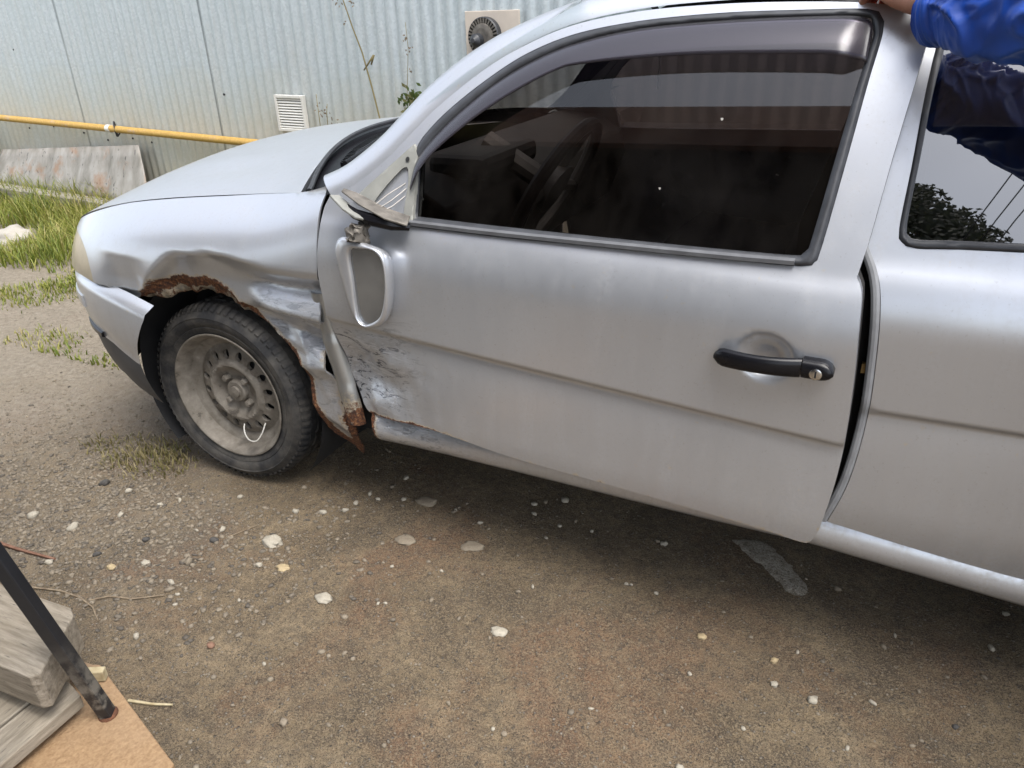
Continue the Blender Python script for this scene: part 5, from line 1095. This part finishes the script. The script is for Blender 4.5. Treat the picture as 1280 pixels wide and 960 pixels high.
def h_mid(x, y):
    d = wall_dist(x, y); e = noise.noise((x * 1.6, y * 1.6, 21)) + .4 * noise.noise((x * 5, y * 5, 4))
    return .035 + .03 * e if .9 < d < 2.7 and e > -.12 and random.random() < min(1, max(.03, e * 1.6)) else 0
lawn('grass', 'grass_blades', 7000, ((-5.5, -1.0), (.5, 2.2)), h_mid, 'short patchy green grass on the open ground in front of the bumper', .8)
def h_tuft(x, y):
    r = ((x + .43) / .26) ** 2 + ((y - .06) / .13) ** 2; e = noise.noise((x * 6, y * 6, 2)); return (.034 + .018 * e) if r < 1 and random.random() < (1 - r) * (.55 + .9 * e) else 0
lawn('grass', 'dry_grass', 650, ((-.75, -.1), (-.12, .3)), h_tuft, 'thin dry grass tuft beside the front tyre', .6)
def seeds(m, tone, q, n, r, s):
    for k in range(n):
        c = q + Vector((random.gauss(0, r), random.gauss(0, r * .6), random.gauss(0, r))); a = random.uniform(0, 6.28); u = Vector((math.cos(a), .3, math.sin(a))) * s; v = Vector((-math.sin(a), .2, math.cos(a))) * s * .5
        m.add([c - u, c - v, c + u, c + v], [(0, 1, 2, 3)]); tone.extend([random.random()] * 4)
def weed(name, stems, label, n, rad=.003, mat='dry_grass', heads=(), leaves=None):
    t_ = thing(name, label, 'weed', tuple(wp(stems[0][0][0], 0, n)))
    for st in stems:
        m = MB(); P = [wp(u, h, n + .02 * math.sin(h * 5)) for u, h in st]; m.tube(P, [rad * (1 - .6 * i / len(P)) for i in range(len(P))], 6); m.build('stem', mat, t_, True, None, {'tone': [.6] * len(m.V)})
    if heads:
        m = MB(); tone = []
        for (u, h, k, r) in heads: seeds(m, tone, wp(u, h, n), k, r, .008)
        m.build('seed_heads', 'twig_wood', t_, False, None, {'tone': tone})
    if leaves:
        m = MB(); tone = []
        for (u, h, k, r) in leaves: seeds(m, tone, wp(u, h, n), k, r, .016)
        m.build('leaves', 'weed_leaf', t_, False, None, {'tone': tone})
W_ = ENV['weeds']; tall = [(W_['tall'][0][0] + .05, .0)] + W_['tall']
weed('tall_weed', [tall, W_['tall_b'], [(4.215, 1.075), (4.19, 1.03)]], 'tall straw-coloured seeding weed leaning against the wall above the hood', .12, .006, 'dry_grass', [(4.06, 1.36, 7, .02), (4.10, 1.31, 4, .015), (4.02, 1.33, 6, .018), (4.13, 1.33, 5, .015), (4.05, 1.24, 3, .01)])
weed('thin_weed', [[(4.30, 0)] + W_['dead']], 'thin dead weed stalk with dark seeds right of the tall weed', .10, .0025, 'dry_grass', [(4.43, 1.16, 7, .012), (4.44, 1.10, 6, .015), (4.45, 1.0, 3, .008)])
weed('leafy_weed', [[(4.42, 0), (4.42, .6), (4.43, .90)]], 'small leafy green weed showing beside the windscreen pillar', .10, .003, 'weed_leaf', (), [(4.44, .87, 60, .028), (4.43, .82, 50, .03)])
weed('dry_weed', [[(3.82, 0), W_['low'][0], W_['low'][1]], [(3.84, 0), (3.86, .78), (3.87, .83)]], 'short brown weed stalks beside the white wall vent', .15, .003, 'dry_grass', [(3.83, .78, 8, .02), (3.87, .80, 6, .015), (3.93, .74, 8, .02)])
for i, (u, h) in enumerate(((.9, .34), (1.25, .40), (1.55, .36), (1.1, .30))):
    m = MB()
# shrub at the far left edge
sh = thing('shrub', 'dark green shrub at the left end of the tin sheet', 'shrub', tuple(wp(-.16, 0, .25)))
m = MB(); tone = []
for k in range(900):
    r = random.random() ** .4; a, b = random.uniform(0, 6.28), random.uniform(0, 3.14); q = wp(-.20, .22, .22) + Vector((math.cos(a) * math.sin(b) * .30, math.sin(a) * math.sin(b) * .22, math.cos(b) * .24)) * r; seeds(m, tone, q, 1, .01, .028)
m.build('foliage', 'weed_leaf', sh, False, None, {'tone': tone}); m = MB(); m.tube([wp(-.16, 0, .25), wp(-.19, .2, .24), wp(-.22, .36, .22)], [.012, .009, .004], 6); m.build('stem', 'twig_wood', sh)
# ================================================================ PERSON PULLING THE DOOR FRAME
t = NT('skin'); f = t.noise(60, 4); t.bsdf(t.ramp(f, [(.3, (.34, .17, .115)), (.7, (.46, .25, .175))]), .5, **{'Subsurface Weight': .08}); MAT['skin'] = t.m
t = NT('blue_nylon'); f = t.noise(420, 3); g = t.noise(7, 4, .6); c = t.ramp(g, [(.3, (.006, .055, .34)), (.7, (.010, .090, .50))]); t.bsdf(c, .42, 0, t.bump(f, .10, .001), **{'Sheen Weight': .1}); MAT['blue_nylon'] = t.m
simple('dark_trousers', (.03, .032, .042), .9, var=.2, scale=40); simple('shoe_leather', (.04, .03, .025), .5); simple('dark_hair', (.02, .016, .012), .7)
PX, PY = 2.40, -.26
me = bpy.data.meshes.new('person'); hand = Vector((1.622, .150, 1.252)); elbow = Vector((1.92, -.035, 1.262)); shl = Vector((2.22, -.20, 1.385))
J = [(PX, PY, .92, .13), (PX, PY, 1.12, .125), (PX, PY, 1.36, .12), (PX, PY, 1.47, .055), (PX, PY + .02, 1.56, .06), (PX, PY + .02, 1.64, .088), (PX, PY + .01, 1.72, .07),          # 0-6 spine to head
     tuple(shl) + (.06,), tuple(elbow) + (.042,), tuple(hand.lerp(elbow, .12)) + (.028,), tuple(hand) + (.030,),                                                           # 7-10 left arm
     (PX + .19, PY, 1.38, .06), (PX + .26, PY + .03, 1.10, .042), (PX + .25, PY + .16, .88, .028), (PX + .25, PY + .20, .81, .03),                                            # 11-14 right arm
     (PX - .09, PY, .88, .085), (PX - .10, PY + .02, .48, .055), (PX - .10, PY - .01, .09, .038), (PX - .10, PY + .14, .04, .035),                                            # 15-18
     (PX + .09, PY, .88, .085), (PX + .10, PY - .06, .48, .055), (PX + .10, PY - .10, .09, .038), (PX + .10, PY + .05, .04, .035)]                                            # 19-22
E_ = [(0, 1), (1, 2), (2, 3), (3, 4), (4, 5), (5, 6), (2, 7), (7, 8), (8, 9), (9, 10), (2, 11), (11, 12), (12, 13), (13, 14), (0, 15), (15, 16), (16, 17), (17, 18), (0, 19), (19, 20), (20, 21), (21, 22)]
def add_fingers(root, dirv, side, curl, n0):
    for k in range(4):
        s = side * (-.027 + .018 * k); p0 = root + dirv * .045 + s; L = (.030, .036, .034, .026)[k]; idx = len(J)
        p1 = p0 + dirv * L + curl * .006; p2 = p1 + dirv * L * .6 + curl * L * .55; p3 = p2 + dirv * L * .1 + curl * L * .75
        for q, r in ((p0, .0105), (p1, .0098), (p2, .0090), (p3, .0075)): J.append(tuple(q) + (r,))
        E_.extend([(n0, idx), (idx, idx + 1), (idx + 1, idx + 2), (idx + 2, idx + 3)])
    idx = len(J); q0 = root - side * .030 + dirv * .005; 
    for q, r in ((q0, .012), (q0 - side * .022 + dirv * .024 + curl * .006, .0105), (q0 - side * .026 + dirv * .050 + curl * .016, .0085)): J.append(tuple(q) + (r,))
    E_.extend([(n0, idx), (idx, idx + 1), (idx + 1, idx + 2)])
add_fingers(hand, Vector((-.55, .60, .32)).normalized(), Vector((-.62, -.72, .1)).normalized(), Vector((-.1, .55, -.8)).normalized(), 10)
add_fingers(Vector(J[14][:3]), Vector((0, .45, -.9)).normalized(), Vector((-.2, .9, .4)).normalized(), Vector((-.8, -.1, -.3)).normalized(), 14)
me.from_pydata([q[:3] for q in J], E_, []); me.materials.append(MAT['skin'])
person = bpy.data.objects.new('person', me); COL.objects.link(person); tag(person, 'person in blue jacket reaching a hand to the top of the door frame', 'person')
sk_ = person.modifiers.new('skin', 'SKIN'); sk_.use_smooth_shade = True
for i, q in enumerate(J):
    me.skin_vertices[0].data[i].radius = (q[3], q[3]); me.skin_vertices[0].data[i].use_root = (i == 0)
sb = person.modifiers.new('sub', 'SUBSURF'); sb.levels = 2; sb.render_levels = 2
def cloth(name, path, rad, mat, wr=.012, fr=9, n=40, seg=70, caps=False):
    P = [Vector(q) for q in path]; R = rad; m = MB(); rings = []; pu = None
    L = len(P) - 1
    for i in range(seg + 1):
        f = i / seg * L; k = min(int(f), L - 1); g = f - k
        p0, p1, p2, p3 = P[max(k - 1, 0)], P[k], P[k + 1], P[min(k + 2, L)]
        q = .5 * ((2 * p1) + (p2 - p0) * g + (2 * p0 - 5 * p1 + 4 * p2 - p3) * g * g + (3 * p1 - p0 - 3 * p2 + p3) * g ** 3)
        d = ((p2 - p0) * .5 * (1 - g) + (p3 - p1) * .5 * g).normalized(); r = R[k] + (R[k + 1] - R[k]) * g
        a = pu if pu is not None else (Vector((0, 0, 1)) if abs(d.z) < .9 else Vector((0, 1, 0))); x = (a - d * a.dot(d)).normalized(); y = d.cross(x); pu = x; ring = []
        for j in range(n):
            th = 2 * math.pi * j / n; v = x * math.cos(th) + y * math.sin(th)
            s = q + v * r; w = noise.noise((s.x * fr, s.y * fr, s.z * fr)); w2 = 1 - abs(noise.noise((f * 2.6 + math.cos(th) * 1.2, math.sin(th) * 1.2, 4.2))) * 2
            ring.append(q + v * (r + wr * w + wr * .9 * w2) - Vector((0, 0, 1)) * (.012 * max(0, -v.z)))
        rings.append(ring)
    m.loft(rings, True, caps); o = m.build(name, mat, person, sharp=None); return o
wrist = hand.lerp(elbow, .16)
sleeve = cloth('jacket_sleeve', [wrist + Vector((-.022, .020, -.002)), wrist + Vector((-.010, .008, -.006)), wrist + Vector((.006, -.006, -.008)), wrist + Vector((.04, -.035, -.004)), wrist.lerp(elbow, .5), elbow + Vector((0, 0, -.01)), elbow.lerp(shl, .5), shl + Vector((.04, 0, .0)), shl + Vector((.12, 0, -.01))], [.034, .044, .040, .060, .070, .078, .095, .12, .13], 'blue_nylon', .004, 11, 96, 220)
ax0, ax1 = wrist, elbow; dd_ = (ax1 - ax0).normalized()
for v in sleeve.data.vertices:
    s = (v.co - ax0).dot(dd_); c0 = ax0 + dd_ * s; n_ = (v.co - c0).normalized(); th = math.atan2(n_.z, n_.dot(Vector((dd_.y, -dd_.x, 0))))
    # sharp diagonal folds gathered towards the cuff
    def ridge(a, b, c): return (1 - min(1, abs(noise.noise((a, b, c))) * 2.4)) ** 2
    f1 = ridge(s * 9 + th * .8, th * .9 - s * 5, 2.0); f2 = ridge(s * 22 - th * 1.3, th * 1.5 + s * 6, 7.0); f3 = ridge(s * 55, th * 1.2, 4.0) * float(sm((.09 - s) / .08))
    g = float(sm((s + .02) / .05)) * (1 - .6 * float(sm(-n_.z * 1.6))); v.co += n_ * (.020 * (f1 - .35) + .009 * (f2 - .3) + .005 * (f3 - .2)) * g
cloth('jacket_sleeve', [(PX + .10, PY, 1.38), (PX + .19, PY, 1.37), (PX + .255, PY + .03, 1.10), (PX + .25, PY + .15, .90)], [.10, .095, .075, .05], 'blue_nylon', .012)
m = MB(); rings = []
for z, rx, ry in ((.78, .21, .15), (.95, .215, .155), (1.15, .21, .15), (1.33, .23, .145), (1.42, .17, .11), (1.47, .085, .085), (1.51, .080, .080)):
    rings.append([(PX + rx * math.cos(a) + .01 * noise.noise((a * 2, z * 9, 1)), PY + ry * math.sin(a) + .01 * noise.noise((a * 2, z * 9, 5)), z) for a in [2 * math.pi * k / 40 for k in range(40)]])
m.loft(rings, True); o = m.build('jacket_body', 'blue_nylon', person, sharp=None); s_ = o.modifiers.new('s', 'SUBSURF'); s_.levels = 1; s_.render_levels = 2
for s, kx, ky in ((-1, .02, -.01), (1, -.06, -.10)): cloth('trouser_leg', [(PX + s * .07, PY, .90), (PX + s * .09, PY, .78), (PX + s * .10, PY + kx, .48), (PX + s * .10, PY + ky, .06)], [.085, .100, .085, .075], 'dark_trousers', .006)
for s, ky in ((-1, -.01), (1, -.10)):
    m = MB(); rings = []
    for y, hw, h in ((-.09, .03, .07), (-.05, .042, .09), (.04, .045, .085), (.12, .047, .06), (.18, .038, .045), (.20, .015, .03)): rings.append([(PX + s * .10 + hw * math.cos(a), PY + ky + y, max(.0, h * .5 + h * .5 * math.sin(a))) for a in [2 * math.pi * k / 16 for k in range(16)]])
    m.loft(rings, True, True); m.build('shoe', 'shoe_leather', person)
V = [Vector((v.x * .098, v.y * .105, v.z * .10)) * (1 + .05 * noise.noise(v * 6)) + Vector((PX, PY, 1.705)) for v in I3[0]]; F = [f for f in I3[1] if sum(I3[0][i].z for i in f) / 3 > (.0 if sum(I3[0][i].y for i in f) / 3 > .2 else -.6)]
mesh('hair', V, F, 'dark_hair', person)
# ================================================================ HOUSE ACROSS THE YARD (seen only in the windows)
simple('dark_boards', (.045, .034, .028), .8, var=.3, scale=5); simple('brown_fascia', (.20, .095, .058), .6, var=.25, scale=4); simple('roof_iron', (.09, .085, .085), .5, .3)
HOUSE = thing('house', 'dark boarded house with brown fascia and porch roof, reflected in the windows', 'house', (-1.0, -4.5, 0))
def hb(name, c, d, mat):
    m = MB(); m.box(c, d); return m.build(name, mat, HOUSE, smooth=False)
for k in range(14): hb('wall_board', (-2.0, -5.3, .1 + .2 * k), (7.4, .05, .19), 'dark_boards')
hb('wall_core', (-2.0, -6.6, 1.4), (7.2, 2.5, 2.8), 'dark_boards'); hb('fascia', (-1.83, -1.42, 2.86), (6.9, .04, .34), 'brown_fascia'); hb('soffit', (-1.83, -2.5, 2.80), (6.8, 2.1, .03), 'dark_boards'); hb('roof', (-1.83, -3.2, 3.00), (6.95, 3.6, .06), 'roof_iron')
hb('porch_post', (-3.2, -1.55, 1.38), (.09, .09, 2.76), 'brown_fascia'); hb('rear_roof', (-1.83, -6.0, 2.98), (6.95, 2.6, .05), 'roof_iron')
for k in range(3):
    a_, b_ = Vector((1.80 + .16 * k, -11.5, 6.0 + .02 * k)), Vector((4.1 + .16 * k, 5.5, 6.0 + .02 * k)); m = MB()
    m.tube([a_.lerp(b_, f / 20) - Vector((0, 0, .25 * math.sin(math.pi * f / 20))) for f in range(21)], .007, 5); tag(m.build('power_line', 'rubber_seal'), ('nearest', 'middle', 'farthest')[k] + ' of three overhead cables reflected in the rear side window', 'cable')
x, y = 2.25, -6.6; tr_ = thing('standin_tree', 'dark leafy crown on a trunk, added in place of the figure reflected low in the rear side window', 'standin_tree', (x, y, 0)); m = MB(); m.tube([(x, y, 0), (x + .1, y, 3), (x, y, 6.6)], [.18, .13, .05], 8); m.build('trunk', 'twig_wood', tr_); m = MB(); tone = []  # added trunk and crown, standing in for the figure mirrored in the window glass
for cx_, cz_, rr_ in ((2.14, 7.05, .38), (2.05, 6.6, .55), (2.55, 6.5, .45), (2.35, 5.9, .85), (2.8, 6.1, .5), (2.3, 5.0, 1.0)):
    for j in range(1300):
        r = random.random() ** .4; a, b = random.uniform(0, 6.28), random.uniform(0, 3.14); seeds(m, tone, Vector((cx_ + math.cos(a) * math.sin(b) * rr_ * r, y + math.sin(a) * math.sin(b) * rr_ * r, cz_ + math.cos(b) * rr_ * r)), 1, .03, .042)
m.build('crown', 'dark_leaf', tr_, False, None, {'tone': tone})
for o in bpy.data.objects:
    if o.name.split('.')[0] in ('seed_heads', 'leaves', 'foliage', 'crown', 'roofing_nail', 'air_grille'): o['kind'] = 'stuff'
